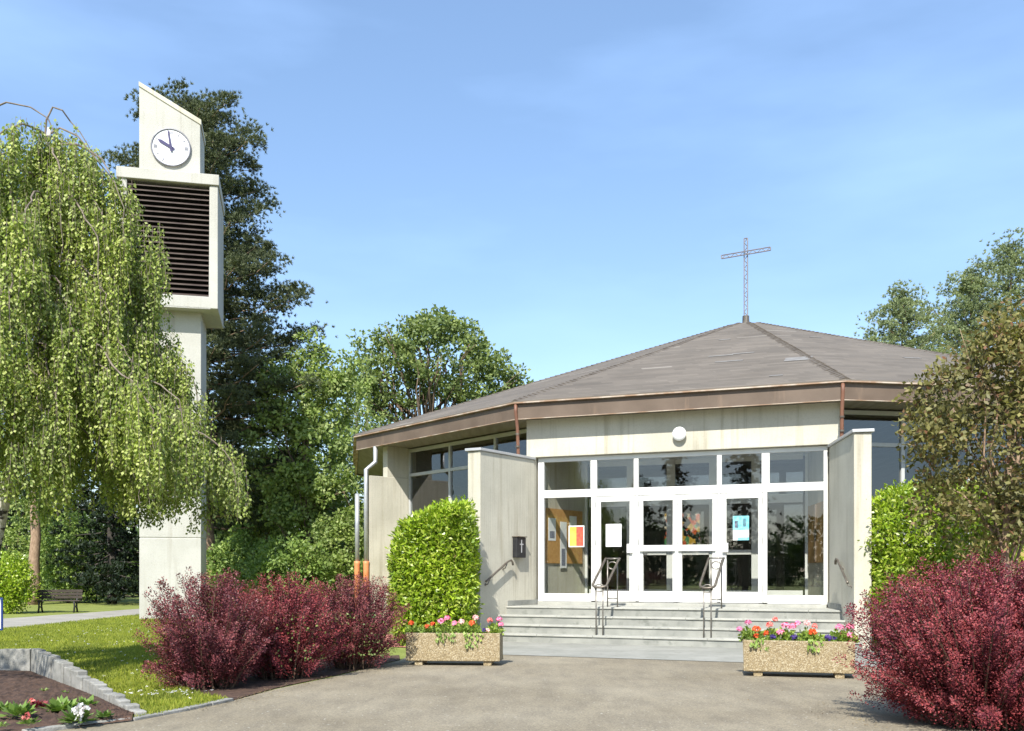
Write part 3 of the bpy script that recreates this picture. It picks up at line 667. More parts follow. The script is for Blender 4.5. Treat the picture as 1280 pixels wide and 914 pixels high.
# wall handrails
def wing_pt(sg, p, off, z): return fp(sg * (S0 + (0.45 - p) * SPL - off), p, z)
for sg, lab in ((-1, 'short sloping handrail fixed to the left wing wall by the letter box'), (1, 'short sloping handrail fixed to the right wing wall by the red bush')):
    h = empty('wall_handrail', wing_pt(sg, -1.2, 0.0, 1.3), lab, 'handrail', 'handrails fixed to the wing walls')
    b = MB(); b.tube([wing_pt(sg, -1.42, 0.09, 1.12), wing_pt(sg, -1.36, 0.09, 1.15), wing_pt(sg, -0.72, 0.09, 1.50), wing_pt(sg, -0.62, 0.09, 1.525), wing_pt(sg, -0.57, 0.09, 1.49), wing_pt(sg, -0.56, 0.09, 1.43)], 0.021, 8); b.build('rail', M['iron'], h, smooth=True)
    for p_, z_ in ((-1.3, 1.16), (-0.75, 1.46)):
        b = MB(); b.tube([wing_pt(sg, p_, 0.0, z_ - 0.10), wing_pt(sg, p_, 0.05, z_ - 0.09), wing_pt(sg, p_, 0.09, z_)], 0.011, 8); b.disc(wing_pt(sg, p_, 0.0, z_ - 0.10), (U * -sg), 0.03, 0.008, 14); b.build('bracket', M['steel'], h, smooth=True)
# letter box with a cross
wv = (wing_pt(-1, 0.3, 0, 0) - wing_pt(-1, -1.4, 0, 0)).normalized(); wn_ = Vector((wv.y, -wv.x, 0))
lb0 = wing_pt(-1, -0.28, 0.0, 0.0); frw = (lb0, wv, wn_)
lb = empty('letter_box', lb0 + Vector((0, 0, 1.5)), 'black letter box with a small pale cross on the left wing wall', 'letter box')
b = MB(); b.fbox(frw, -0.16, 0.16, 0.002, 0.11, 1.58, 1.98); b.build('box', M['black'], lb, bevel=0.012)
b = MB(); b.fbox(frw, -0.175, 0.175, 0.0, 0.13, 1.982, 2.0); b.build('lid', M['iron'], lb, bevel=0.004)
b = MB(); b.fbox(frw, -0.012, 0.012, 0.111, 0.117, 1.68, 1.93); b.fbox(frw, -0.06, 0.06, 0.1112, 0.1168, 1.83, 1.855); b.build('cross', M['coping'], lb)
# globe lamp
gc = fp(fs(849, 0.26), 0.262, EYE + (HY - 542) * (MID + N * .22 + U * fs(849, .25)).y / F)
lamp = empty('wall_lamp', gc, 'round white globe lamp on the concrete beam above the doors', 'lamp')
b = MB(); b.sphere((0, 0, 0), 0.135, (1, .55, 1), 24, 16); b.v = [tuple(gc + U * q[0] + N * q[1] + Vector((0, 0, q[2]))) for q in b.v]; b.build('globe', M['globe'], lamp, smooth=True)
b = MB(); b.disc(gc + N * 0.05, N, 0.07, 0.036, 24); b.build('base', M['steel'], lamp)
# notice boards and papers inside the porch, posters on the panes
q2 = lambda sg, p, off, z: fp(sg * (S0 - (p - 0.45) * SPL - off), p, z)
for sg, lab in ((-1, 'cork notice board with pinned papers on the left porch wall'), (1, 'bare wooden board on the right porch wall')):
    nb = empty('notice_board', q2(sg, 1.3, 0.0, 2.0), lab, 'notice board')
    def flat(p0, p1, off0, off1, z0, z1, name, mat, par):
        b = MB(); b.prism([q2(sg, p0, off0, 0), q2(sg, p1, off0, 0), q2(sg, p1, off1, 0), q2(sg, p0, off1, 0)], z0, z1); return b.build(name, mat, par)
    flat(0.72, 2.15, -0.004, 0.02, 1.48, 2.62, 'board', M['cork'] if sg < 0 else M['wood'], nb)
    if sg < 0:
        for p0, p1, z0, z1 in ((0.80, 1.08, 1.95, 2.42), (1.25, 1.5, 1.38, 2.36), (1.62, 1.9, 1.9, 2.5)):
            pp = flat(p0, p1, 0.021, 0.025, z0, z1, 'paper', M['paper'], nb)
            flat(p0 + .05, p1 - .05, 0.0255, 0.0265, z0 + .05, z0 + (z1 - z0) * .42, 'print', M['ink'], pp)
    else:
        flat(1.35, 1.41, 0.021, 0.05, 1.5, 2.6, 'batten', M['bark'], nb)
def poster(name, px0, px1, z0, z1, bands, label):
    s0, s1 = fx(px0), fx(px1); po = empty(name, fp((s0 + s1) / 2, GP, z0), label, 'poster')
    b = MB(); b.fbox(FR0, s0, s1, GP + 0.018, GP + 0.022, z0, z1); b.build('sheet', M['paper'], po)
    for (a0, a1, b0, b1, mat) in bands:
        b = MB(); b.fbox(FR0, s0 + (s1 - s0) * a0, s0 + (s1 - s0) * a1, GP + 0.0155, GP + 0.0175, z0 + (z1 - z0) * b0, z0 + (z1 - z0) * b1); b.build('print', mat, po)
poster('poster', 710.5, 730, 1.80, 2.23, [(.05, .5, .05, .95, M['orange']), (.5, .95, .05, .95, M['red'])], 'orange and red poster taped inside the left side window')
poster('poster', 757, 776.5, 1.80, 2.25, [], 'blank white notice taped on the left single glass door')
poster('poster', 916, 936, 1.90, 2.36, [(0, 1, .42, 1, M['cyan']), (.1, .35, .5, .8, M['ink']), (.62, .85, .55, .9, M['ink']), (.3, 1, .0, .12, M['cyan'])], 'blue and white poster taped on the right single glass door')

# roof cross: openwork lattice
cz = APEX_Z - 0.05
cr = empty('roof_cross', (CEN.x, CEN.y, cz), 'slender openwork metal cross standing on the roof peak', 'cross')
def lattice(b, a, c, w, d, step):
    a, c = Vector(a), Vector(c); ax = (c - a).normalized(); sd = ax.cross(d).normalized()
    for sg in (-1, 1): b.tube([a + sd * sg * w, c + sd * sg * w], 0.017, 6)
    n = max(2, int((c - a).length / step)); zz = []
    for k in range(n + 1): zz.append(a + (c - a) * (k / n) + sd * w * (1 if k % 2 else -1))
    b.tube(zz, 0.013, 5)
    for e in (a, c): b.tube([e - sd * w, e + sd * w], 0.017, 6)
cx = (math.cos(R(-14)), math.sin(R(-14)))
CX = Vector((cx[0], cx[1], 0)); cd = Vector((-cx[1], cx[0], 0))
ztop = EYE + (HY - 298) * CEN.y / F; zarm = EYE + (HY - 317) * CEN.y / F
b = MB(); lattice(b, (CEN.x, CEN.y, cz + 0.24), (CEN.x, CEN.y, ztop), 0.05, cd, 0.13); b.build('upright', M['crossmetal'], cr)
b = MB(); A_ = Vector((CEN.x, CEN.y, zarm)); sl = Vector((0, 0, 0.07))
lattice(b, A_ - CX * 0.72 - cd * 0.06 - sl, A_ + CX * 0.72 - cd * 0.06 + sl, 0.05, cd, 0.13); b.build('cross_arm', M['crossmetal'], cr)
b = MB(); b.tube([(CEN.x, CEN.y, cz - 0.02), (CEN.x, CEN.y, cz + 0.24)], [0.11, 0.10], 14); b.build('base', M['iron'], cr)

# ------------------------------------------------------------------ bell tower
ty = R(13)
TU = Vector((math.cos(ty), math.sin(ty), 0)); TV = Vector((-math.sin(ty), math.cos(ty), 0))
TO = at(213, 715, 26.2); TO.z = 0         # middle of the shaft's front face
FT = (TO, TU, TV)
tower = empty('bell_tower', TO, 'tall pale concrete bell tower with louvred belfry and slanted clock head', 'bell tower')
b = MB(); zs = [0, 2.22, 6.3, 8.45]
for k in range(3): b.fbox(FT, -0.80, 0.80, 0, 1.7, zs[k] + (0.02 if k else 0), zs[k + 1])
b.fbox(FT, -0.785, 0.785, 0.015, 1.685, 2.2, 6.35); b.build('shaft', M['tower'], tower, bevel=0.015)
BZ0, BZ1 = 8.42, 11.75; f0, f1 = -0.5, 1.72; wl_, wr_ = -1.27, 1.28; ow0, ow1, oz0, oz1 = -1.04, 1.06, BZ0 + 0.32, BZ1 - 0.02
b = MB()
b.fbox(FT, wl_, ow0, f0, f1, BZ0, BZ1); b.fbox(FT, ow1, wr_, f0, f1, BZ0, BZ1)
b.fbox(FT, ow0, ow1, f0, f1, BZ0, oz0); b.fbox(FT, ow0, ow1, f1 - 0.25, f1, oz0, BZ1)
belf = b.build('belfry', M['tower'], tower, bevel=0.02)
b = MB(); b.fbox(FT, wl_ - 0.03, wr_ + 0.03, f0 - 0.05, f1 + 0.03, BZ1 + 0.003, BZ1 + 0.29); b.build('cap', M['tower'], belf, bevel=0.015)
b = MB(); b.fbox(FT, ow0 + .01, ow1 - .01, f0 + 0.45, f0 + 0.5, oz0, BZ1); b.build('belfry_dark_sheet', M['void'], belf)  # dark sheet painting the unlit hollow behind the louvres
b = MB(); nl = 22; dz = (oz1 - oz0) / nl
for k in range(nl):
    z = oz0 + dz * k; o, u, n = FT
    Pq = lambda a, p, zz: o + u * a + n * p + Vector((0, 0, zz))
    b.hexa([Pq(ow0, f0 + .03, z + .01), Pq(ow1, f0 + .03, z + .01), Pq(ow1, f0 + .2, z + .10), Pq(ow0, f0 + .2, z + .10),
            Pq(ow0, f0 + .03, z + .032), Pq(ow1, f0 + .03, z + .032), Pq(ow1, f0 + .2, z + .122), Pq(ow0, f0 + .2, z + .122)])
b.build('louvres', M['louvre'], belf)
# clock head: a slab with a slanting top
CZ0 = BZ1 + 0.293; zl = 14.55; zr = 13.68; cw0, cw1, cf0, cf1 = -0.80, 0.78, -0.02, 1.3
b = MB(); Pq = lambda a, p, zz: TO + TU * a + TV * p + Vector((0, 0, zz))
b.hexa([Pq(cw0, cf0, CZ0), Pq(cw1, cf0, CZ0), Pq(cw1, cf1, CZ0), Pq(cw0, cf1, CZ0), Pq(cw0, cf0, zl), Pq(cw1, cf0, zr), Pq(cw1, cf1, zr), Pq(cw0, cf1, zl)])
chd = b.build('clock_head', M['tower'], tower, bevel=0.015)
b = MB(); dn = Vector((0, 0, 1)); e = 0.03
b.hexa([Pq(cw0 - .01, cf0 - e, zl - .10), Pq(cw1 + e, cf0 - e, zr - .12), Pq(cw1 + e, cf1 + e, zr - .12), Pq(cw0 - .01, cf1 + e, zl - .10), Pq(cw0 - .01, cf0 - e, zl + .03), Pq(cw1 + e, cf0 - e, zr + .025), Pq(cw1 + e, cf1 + e, zr + .025), Pq(cw0 - .01, cf1 + e, zl + .03)])
b.build('sloping_coping', M['concrete'], chd, bevel=0.01)
cc = Pq(0.02, cf0, 12.86); CRr = 0.50
clk = MB(); clk.disc(cc - TV * 0.045, TV, CRr, 0.05, 48); clk = clk.build('clock', M['clockface'], tower)
b = MB(); b.tube([cc - TV * 0.05 + TU * (CRr * math.cos(a)) + Vector((0, 0, CRr * math.sin(a))) for a in [2 * math.pi * k / 48 for k in range(49)]], 0.022, 8, cap=False); b.build('clock_rim', M['clockring'], clk, smooth=True)
def clock_bar(b, ang, r0, r1, w, off, side=0.0):
    d = TU * math.sin(ang) + Vector((0, 0, math.cos(ang))); s = TU * math.cos(ang) - Vector((0, 0, math.sin(ang)))
    c = cc - TV * off + s * side
    w0, w1 = (w if hasattr(w, '__len__') else (w, w))
    q = [c + d * r0 - s * w0, c + d * r0 + s * w0, c + d * r1 + s * w1, c + d * r1 - s * w1]
    b.hexa([p for p in q] + [p - TV * 0.008 for p in q])
for h in range(12):
    a = R(30 * h); b = MB()
    for sd in ((-.035, 0, .035) if h % 3 == 0 else (0,)): clock_bar(b, a, 0.355, 0.445, 0.011, 0.046, sd)
    b.build('hour_mark', M['clockring'], clk)
b = MB(); clock_bar(b, R(299), -0.10, 0.30, (0.035, 0.045), 0.062); clock_bar(b, R(299), 0.30, 0.38, (0.045, 0.005), 0.062); b.build('hour_hand', M['clockblue'], clk)
b = MB(); clock_bar(b, R(-9), -0.12, 0.44, (0.034, 0.018), 0.075); b.disc(cc - TV * 0.084, TV, 0.045, 0.02, 20); b.build('minute_hand', M['clockblue'], clk)

# ------------------------------------------------------------------ planters
planters = []
def planter(c, rz, label):
    """trough of exposed aggregate on two feet; local x along the trough"""
    t = empty('flower_planter', c, label, 'planter', 'concrete flower troughs before the steps', rz)
    w, d = 0.655, 0.22
    b = MB(); i = 0.045
    def bx(x0, x1, y0, y1, z0, z1): b.hexa([(x0, y0, z0), (x1, y0, z0), (x1, y1, z0), (x0, y1, z0), (x0, y0, z1), (x1, y0, z1), (x1, y1, z1), (x0, y1, z1)])
    bx(-w, w, -d, -d + i, .07, .455); bx(-w, w, d - i, d, .07, .455); bx(-w, -w + i, -d + i, d - i, .07, .455); bx(w - i, w, -d + i, d - i, .07, .455); bx(-w + i, w - i, -d + i, d - i, .07, .12)
    b.build('trough', M['aggregate'], t, local=True, bevel=0.01)
    for sx in (-0.48, 0.48):
        b = MB(); bx(sx - .055, sx + .055, -d + .03, d - .03, 0.006, .069); b.build('foot', M['aggregate'], t, local=True, bevel=0.005)
    b = MB(); bx(-w + i, w - i, -d + i, d - i, .121, .43); b.build('soil', M['soil'], t, local=True)
    return t
def aggregate():
    m, n, l = new_mat('exposed_aggregate'); o = n.new("ShaderNodeOutputMaterial"); p = n.new("ShaderNodeBsdfPrincipled"); p.inputs["Roughness"].default_value = 0.8
    g = n.new("ShaderNodeNewGeometry"); v = n.new("ShaderNodeTexVoronoi"); v.inputs["Scale"].default_value = 85; l.new(g.outputs["Position"], v.inputs["Vector"])
    sc = n.new("ShaderNodeSeparateColor"); l.new(v.outputs["Color"], sc.inputs["Color"])
    r = ramp(n, [(0.0, (0.23, 0.18, 0.1)), (0.4, (0.33, 0.26, 0.145)), (0.75, (0.41, 0.335, 0.2)), (0.95, (0.52, 0.46, 0.33))]); l.new(sc.outputs["Red"], r.inputs["Fac"])
    r2 = ramp(n, [(0.0, (1.1, 1.08, 1.05)), (0.6, (0.75, 0.72, 0.68))]); l.new(v.outputs["Distance"], r2.inputs["Fac"])
    c = mixc(n, l, 1.0, r.outputs["Color"], r2.outputs["Color"], 'MULTIPLY')
    l.new(c, p.inputs["Base Color"])
    bp = n.new("ShaderNodeBump"); bp.inputs["Strength"].default_value = 0.6; bp.inputs["Distance"].default_value = 0.008; bp.invert = True
    l.new(v.outputs["Distance"], bp.inputs["Height"]); l.new(bp.outputs["Normal"], p.inputs["Normal"])
    l.new(p.outputs["BSDF"], o.inputs["Surface"]); return m
M['aggregate'] = aggregate()
plL = planter(Vector((-0.80, 13.45, 0)), R(-5), 'sandy aggregate flower trough left of the steps, before the clipped laurel')
plR = planter(Vector((3.56, 11.95, 0)), R(-15), 'sandy aggregate flower trough right of the steps, beside the red bush')
def plant(pl, x, y, r, h, mats, nb, label, cat, group, leafm='reedy', trail=0.0):
    c = pl.matrix_basis @ Vector((x, y, 0.43))
    rt = empty(cat.replace(' ', '_'), c, label, cat, group)
    n = 210; r *= 1.12; h *= 1.2
    d = rdir(n); d[:, 2] = np.abs(d[:, 2])
    Pp = d * rng.uniform(0.2, 1, (n, 1)) * np.array([r, r * .85, h * .75]); Pp[:, 2] += 0.01
    D = unit(d + rng.normal(size=(n, 3)) * .5 + np.array([0, -.2, .15])); Nn = rdir(n) + np.array([0, -.5, .8])
    if trail:
        k = n // 5; Pp[:k] = np.stack([rng.uniform(-r, r, k), np.full(k, -0.23 - y) + rng.uniform(-.02, .02, k), rng.uniform(-trail, .06, k)], 1); D[:k] = np.array([0, -.4, -.8])
    V, Q = leaf_quads(Pp, D, Nn, rng.uniform(.035, .065, n), rng.uniform(.025, .045, n)); np_mesh('foliage', V, Q, M[leafm], rt, local=True)
    for mt, (bx_, bz_, br) in zip(mats, nb):
        n = 60; d = rdir(n); d[:, 2] = np.abs(d[:, 2]) * .9
        Pp = np.array([bx_, -0.03, bz_ * 1.15]) + d * br * rng.uniform(.6, 1, (n, 1))
        V, Q = leaf_quads(Pp, unit(np.cross(d, rdir(n))), d + rdir(n) * .4, .034, .03); np_mesh('blossom', V, Q, M[mt], rt, local=True)
GL, GR = 'flowers in the left trough', 'flowers in the right trough'
plant(plL, -.58, -.05, .10, .14, ['p_orange'], [(-.03, .13, .035)], 'orange geranium at the left end of the left trough', 'geranium', GL)
plant(plL, -.36, -.06, .12, .12, ['p_orange', 'p_orange'], [(-.02, .09, .035), (.06, .12, .03)], 'second orange geranium from the left in the left trough', 'geranium', GL)
plant(plL, -.12, -.04, .13, .17, ['p_pink', 'p_pink', 'p_pink'], [(-.07, .15, .05), (.02, .19, .045), (.12, .13, .04)], 'broad pink geranium left of the middle of the left trough', 'geranium', GL, trail=.07)
plant(plL, .12, -.05, .11, .17, ['p_pale'], [(-.02, .15, .04)], 'pale pink geranium in the middle of the left trough', 'geranium', GL)
plant(plL, .27, -.05, .13, .17, ['p_orange', 'p_pale'], [(-.02, .13, .05), (.03, .2, .04)], 'orange geranium right of the middle of the left trough, trailing over the rim', 'geranium', GL, trail=.14)
plant(plL, .43, -.1, .05, .05, ['p_violet', 'p_pale'], [(.0, .05, .03), (.04, .05, .02)], 'small dark violet pansy in the left trough', 'pansy', GL)
plant(plL, .57, -.04, .11, .15, ['p_salmon', 'p_pink', 'p_pink'], [(-.07, .17, .035), (.06, .18, .04), (.08, .12, .035)], 'pink geranium at the right end of the left trough', 'geranium', GL)
plant(plR, -.60, -.03, .09, .16, ['p_pink', 'p_pink'], [(-.12, .13, .03), (-.01, .2, .04)], 'light pink geranium at the left end of the right trough', 'geranium', GR)
plant(plR, -.50, -.07, .11, .13, ['p_orange', 'p_orange', 'p_orange'], [(-.01, .13, .055), (.11, .09, .03), (-.01, .06, .03)], 'bright orange geranium in the right trough, trailing over the rim', 'geranium', GR, trail=.08)
plant(plR, -.33, -.02, .09, .18, ['p_salmon', 'p_salmon'], [(-.02, .18, .04), (.05, .24, .02)], 'salmon geranium behind the leftmost pansy of the right trough', 'geranium', GR)
plant(plR, -.31, -.11, .05, .05, ['p_violet'], [(.0, .05, .04)], 'violet pansy beside the bright orange geranium in the right trough', 'pansy', GR)
plant(plR, -.14, -.04, .12, .18, ['p_pink', 'p_pink', 'p_pink', 'p_pink'], [(-.08, .1, .045), (-.02, .17, .055), (.07, .16, .05), (.13, .2, .03)], 'large pink geranium left of the middle of the right trough', 'geranium', GR)
plant(plR, -.06, -.12, .05, .05, ['p_violet'], [(.0, .05, .045)], 'violet pansy under the large pink geranium in the right trough', 'pansy', GR)
plant(plR, .10, -.02, .10, .17, ['p_pale', 'p_salmon'], [(.0, .2, .04), (.09, .17, .03)], 'pale pink geranium in the middle of the right trough', 'geranium', GR)
plant(plR, .18, -.08, .12, .12, ['p_orange'], [(-.02, .11, .05)], 'small orange geranium right of the middle of the right trough, trailing over the rim', 'geranium', GR, trail=.07)
plant(plR, .36, -.11, .07, .05, ['p_violet', 'p_violet'], [(-.02, .05, .045), (.05, .04, .035)], 'wide violet pansy in the right half of the right trough', 'pansy', GR)
plant(plR, .47, -.03, .10, .15, ['p_pink'], [(.01, .16, .05)], 'pink geranium second from the right end of the right trough', 'geranium', GR)
plant(plR, .60, -.04, .09, .16, ['p_pink', 'p_pink'], [(.0, .17, .05), (.0, .08, .035)], 'pink geranium at the right end of the right trough', 'geranium', GR)

# ------------------------------------------------------------------ flower bed, edging and kerb
pe = [(-40, 812, .36), (38, 812, .36), (70, 828, .29), (100, 846, .205), (125, 862, .135), (150, 880, .07), (168, 893, .035)]
pts = []
for px, py, h in pe:
    Y = (EYE - h) * F / (py - HY); pts.append((Vector(((px - 640) / F * Y, Y, 0)), h))
def along(t):
    k = min(int(t), len(pts) - 2); f = t - k
    return pts[k][0].lerp(pts[k + 1][0], f), pts[k][1] * (1 - f) + pts[k + 1][1] * f
b = MB()
w0, w1 = pts[0][0], pts[1][0]; dr = (w1 - w0).normalized(); nn = Vector((-dr.y, dr.x, 0))
for k in range(2):
    a, c = w0 + (w1 - w0) * (k * .5), w0 + (w1 - w0) * (k * .5 + .5)
    b.prism([a + dr * .004, c - dr * .004, c - dr * .004 + nn * .1, a + dr * .004 + nn * .1], 0, .36 + .004 * k)
nst = 19
for k in range(nst):
    t = 1.0 + k * (len(pts) - 2.0) / nst; p, h = along(t); q, _ = along(t + (len(pts) - 2.0) / nst); d = (q - p); d.normalize(); nn = Vector((-d.y, d.x, 0)); j = random.uniform(-.015, .015)
    ww = random.uniform(.10, .125)
    p = p + nn * j; q = q + nn * j
    b.prism([p + d * .004, q - d * .004, q - d * .004 + nn * ww, p + d * .004 + nn * ww], 0, h + random.uniform(-.012, .022))
ed = b.build('edging_wall', M['edging'], bevel=0.012)
tag(ed, 'low grey stone edging wall stepping down around the flower bed', 'edging')
def soil_sheet():
    """mounded bed between the edging stones and the kerb"""
    outer = [p + Vector((0, 0, 0)) for p, h in pts]; inner = [gr(-120, 945), gr(-60, 932), gr(30, 920), gr(70, 914), gr(100, 911), gr(135, 906.5), gr(165, 903)]
    n = 44; V = []; Fq = []; m = 90
    for i in range(m + 1):
        t = i / m * (len(outer) - 1); k = min(int(t), len(outer) - 2); f = t - k
        a = outer[k].lerp(outer[k + 1], f); c = inner[k].lerp(inner[k + 1], f)
        for j in range(n + 1):
            s = j / n; p = a.lerp(c, s); edge = math.sin(math.pi * s) ** .6 if 0 < s < 1 else 0
            z = 0.018 + 0.10 * (1 - s) * (1 - i / m) + 0.035 * edge + random.uniform(-.016, .02) * edge
            V.append((p.x, p.y, z))
    for i in range(m):
        for j in range(n):
            a = i * (n + 1) + j; Fq.append((a, a + 1, a + n + 2, a + n + 1))
    b = MB(); b.v, b.f = V, Fq; o = b.build('soil', M['soil'], smooth=True); tag(o, 'brown earth of the flower bed', None, None, 'structure')
soil_sheet()
b = MB(); kp = kerb_pts
acc = 0
dense = []
for k in range(4):
    nseg = max(1, int((kp[k + 1] - kp[k]).length / .28))
    dense += [kp[k].lerp(kp[k + 1], q / nseg) for q in range(nseg)]
dense.append(kp[4])
for a, c in zip(dense[:-1], dense[1:]):
    d = (c - a).normalized(); nn = Vector((-d.y, d.x, 0)); j = random.uniform(-.008, .008)
    b.prism([a + d * .004 - nn * .02 + nn * j, c - d * .004 - nn * .02 + nn * j, c - d * .004 + nn * (.06 + j), a + d * .004 + nn * (.06 + j)], 0.0, 0.035 + random.uniform(-.008, .008))
kb = b.build('kerb', M['edging'], bevel=0.008); tag(kb, 'low stone kerb between the lawn and the asphalt', None, None, 'structure')
# bedding plants: rosettes
def rosette(px, py, r, label, flower=None, mat='bedleaf'):
    r *= 1.2; z = 0.075 if px < 60 else 0.055; c = gr(px, py, z); rt = empty('bedding_plant', c, label, 'bedding plant', 'bedding plants in the flower bed')
    n = int(60 * (r / .1)); a = rng.uniform(0, 2 * math.pi, n); el = rng.uniform(.15, 1.2, n)
    D = np.stack([np.cos(a) * np.cos(el), np.sin(a) * np.cos(el), np.sin(el)], 1)
    Pp = D * rng.uniform(0.05, .7, (n, 1)) * r * np.array([1, 1, .5])
    V, Q = leaf_quads(Pp, D + np.array([0, 0, -.15]), rdir(n) * .4 + np.array([0, 0, 1.]), rng.uniform(.5, .9, n) * r * .8, rng.uniform(.3, .5, n) * r * .8); np_mesh('foliage', V, Q, M[mat], rt, local=True)
    if flower:
        fm, spots = flower; i = 0
        for (fx_, fz_) in spots:
            n = 14; d = rdir(n); d[:, 2] = np.abs(d[:, 2]); Pp = np.array([fx_, -r * .5, fz_]) + d * .02
            V, Q = leaf_quads(Pp, unit(np.cross(d, rdir(n))), d, .038, .034); np_mesh('blossom', V, Q, M[fm], rt, local=True)
rosette(5, 888, .09, 'leafy bedding plant at the left edge of the flower bed, top of the row')
rosette(24, 895, .13, 'broad pale green rosette near the left edge of the flower bed')
rosette(2, 908, .05, 'small bedding plant lowest at the left edge of the bed')
rosette(36, 906, .07, 'small bedding plant with a pink bloom at the front of the bed', ('p_salmon', [(0, .07)]))
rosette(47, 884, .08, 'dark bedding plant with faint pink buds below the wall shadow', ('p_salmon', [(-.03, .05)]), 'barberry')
rosette(75, 889, .14, 'largest pale green rosette in the middle of the bed')
rosette(97, 902, .13, 'bedding plant with a cluster of white blooms', ('p_white', [(.02, .1), (.06, .13), (.07, .08), (.1, .11), (.05, .04)]))
rosette(108, 884, .11, 'leafy bedding plant beneath the stepped stones')
rosette(130, 897, .08, 'small bedding plant at the right end of the bed')
rosette(82, 870, .07, 'small bedding plant closest to the stone wall')
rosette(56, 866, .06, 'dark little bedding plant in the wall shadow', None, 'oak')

# ------------------------------------------------------------------ grass
def inside(poly, X, Y):
    c = np.zeros(len(X), bool); n = len(poly)
    for i in range(n):
        x1, y1 = poly[i][0], poly[i][1]; x2, y2 = poly[(i + 1) % n][0], poly[(i + 1) % n][1]
        t = ((y1 > Y) != (y2 > Y)) & (X < (x2 - x1) * (Y - y1) / (y2 - y1 + 1e-12) + x1); c ^= t
    return c
lawn_poly = [tuple(p)[:2] for p in [kerb_pts[2], kerb_pts[3], kerb_pts[4], gr(255, 870), gr(222, 861)]] + [(-4.2, 11.5), (-3.3, 14.2), (-2.2, 15.4), (-3.4, 17.5), (-5.0, 22), (-11, 29.0), (-11.2, 28.9), (-11.5, 21.7), (-12, 17)] + [tuple((p + Vector((0.1, 0.12, 0))))[:2] for p, h in pts]
def grass(name, poly, n, hmin, hmax, w, label):
    xs = [p[0] for p in poly]; ys = [p[1] for p in poly]
    X = rng.uniform(min(xs), max(xs), n * 3); Y = min(ys) + (max(ys) - min(ys)) * rng.uniform(0, 1, n * 3) ** 1.7
    k = inside(poly, X, Y); X, Y = X[k][:n], Y[k][:n]; m = len(X)
    a = rng.uniform(0, 2 * math.pi, m); lean = rng.uniform(.1, .8, m)
    D = np.stack([np.cos(a) * lean, np.sin(a) * lean, np.ones(m)], 1); Nn = np.stack([-np.sin(a), np.cos(a), np.zeros(m)], 1) + rdir(m) * .6
    V, Q = leaf_quads(np.stack([X, Y, np.zeros(m)], 1), D, Nn, rng.uniform(hmin, hmax, m), w)
    o = np_mesh(name, V, Q, M['blade']); tag(o, label, None, None, 'stuff')
grass('grass', lawn_poly, 110000, .03, .075, .012, 'short rough grass of the lawn')
n = 260; X = rng.uniform(-9.5, -3, n); Y = rng.uniform(9, 24, n); k = inside(lawn_poly, X, Y); X, Y = X[k], Y[k]
ex = gr(200, 874); X = np.concatenate([X, ex.x + rng.normal(0, .22, 34)]); Y = np.concatenate([Y, ex.y + rng.normal(0, .12, 34)])
k = inside(lawn_poly, X, Y); X, Y = X[k], Y[k]; n = len(X)
Pp = np.repeat(np.stack([X, Y, rng.uniform(.05, .085, n)], 1), 5, 0) + rng.normal(0, .004, (n * 5, 3)); a = rng.uniform(0, 6.28, n * 5)
V, Q = leaf_quads(Pp, np.stack([np.cos(a), np.sin(a), np.full(n * 5, .3)], 1), np.tile([0, -.3, 1.], (n * 5, 1)), .016, .014)
o = np_mesh('daisies', V, Q, M['p_white']); tag(o, 'tiny white daisies scattered in the lawn', None, None, 'stuff')

# ------------------------------------------------------------------ plants: generators
def sample_ell(ells, n, shell=0.5):
    vol = np.array([e[3] * e[4] * e[5] for e in ells]) ** 0.8; idx = rng.choice(len(ells), n, p=vol / vol.sum())
    E = np.array(ells)[idx]; d = rdir(n); r = rng.uniform(0, 1, n) ** (1 / 3.0); r = shell * (0.72 + .28 * rng.uniform(0, 1, n)) + (1 - shell) * r
    return E[:, :3] + d * r[:, None] * E[:, 3:6]
def pxell(px, py, rx, ry, Y, ky=1.0):
    c = at(px, py, Y); s = Y / F; return (c.x, c.y, c.z, rx * s, rx * s * ky, ry * s)
def clump_leaves(C, per, cr, flat, L, W, up=.4, outc=None, outw=0.5, droop=0.0):
    n = len(C) * per; c = np.repeat(C, per, 0); s = np.repeat(rng.uniform(.6, 1.3, len(C)), per)[:, None]
    g = rng.normal(size=(n, 3)); g = unit(g) * rng.uniform(.25, 1, (n, 1)) ** .6
    P = c + g * s * cr * np.array([1, 1, flat]); D = unit(g * .7 + rdir(n) * .8 + np.array([0, 0, -droop]))
    Nn = rdir(n) + np.array([0, -.15, up])
    return leaf_quads(P, D, Nn, rng.uniform(.7, 1.25, n) * L, rng.uniform(.7, 1.2, n) * W)
def limb(b, a, c, r0, r1, sag=0.15, n=6, wob=0.06, sides=6):
    a, c = Vector(a), Vector(c); d = (c - a); pts_, rad = [], []
    for k in range(n + 1):
        t = k / n; p = a.lerp(c, t) + Vector((0, 0, sag * d.length * math.sin(math.pi * t))); w = wob * d.length * math.sin(math.pi * t)
        p += Vector((random.uniform(-w, w), random.uniform(-w, w), random.uniform(-w, w) * .5)); pts_.append(p); rad.append(r0 * (1 - t) + r1 * t)
    b.tube(pts_, rad, sides); return pts_
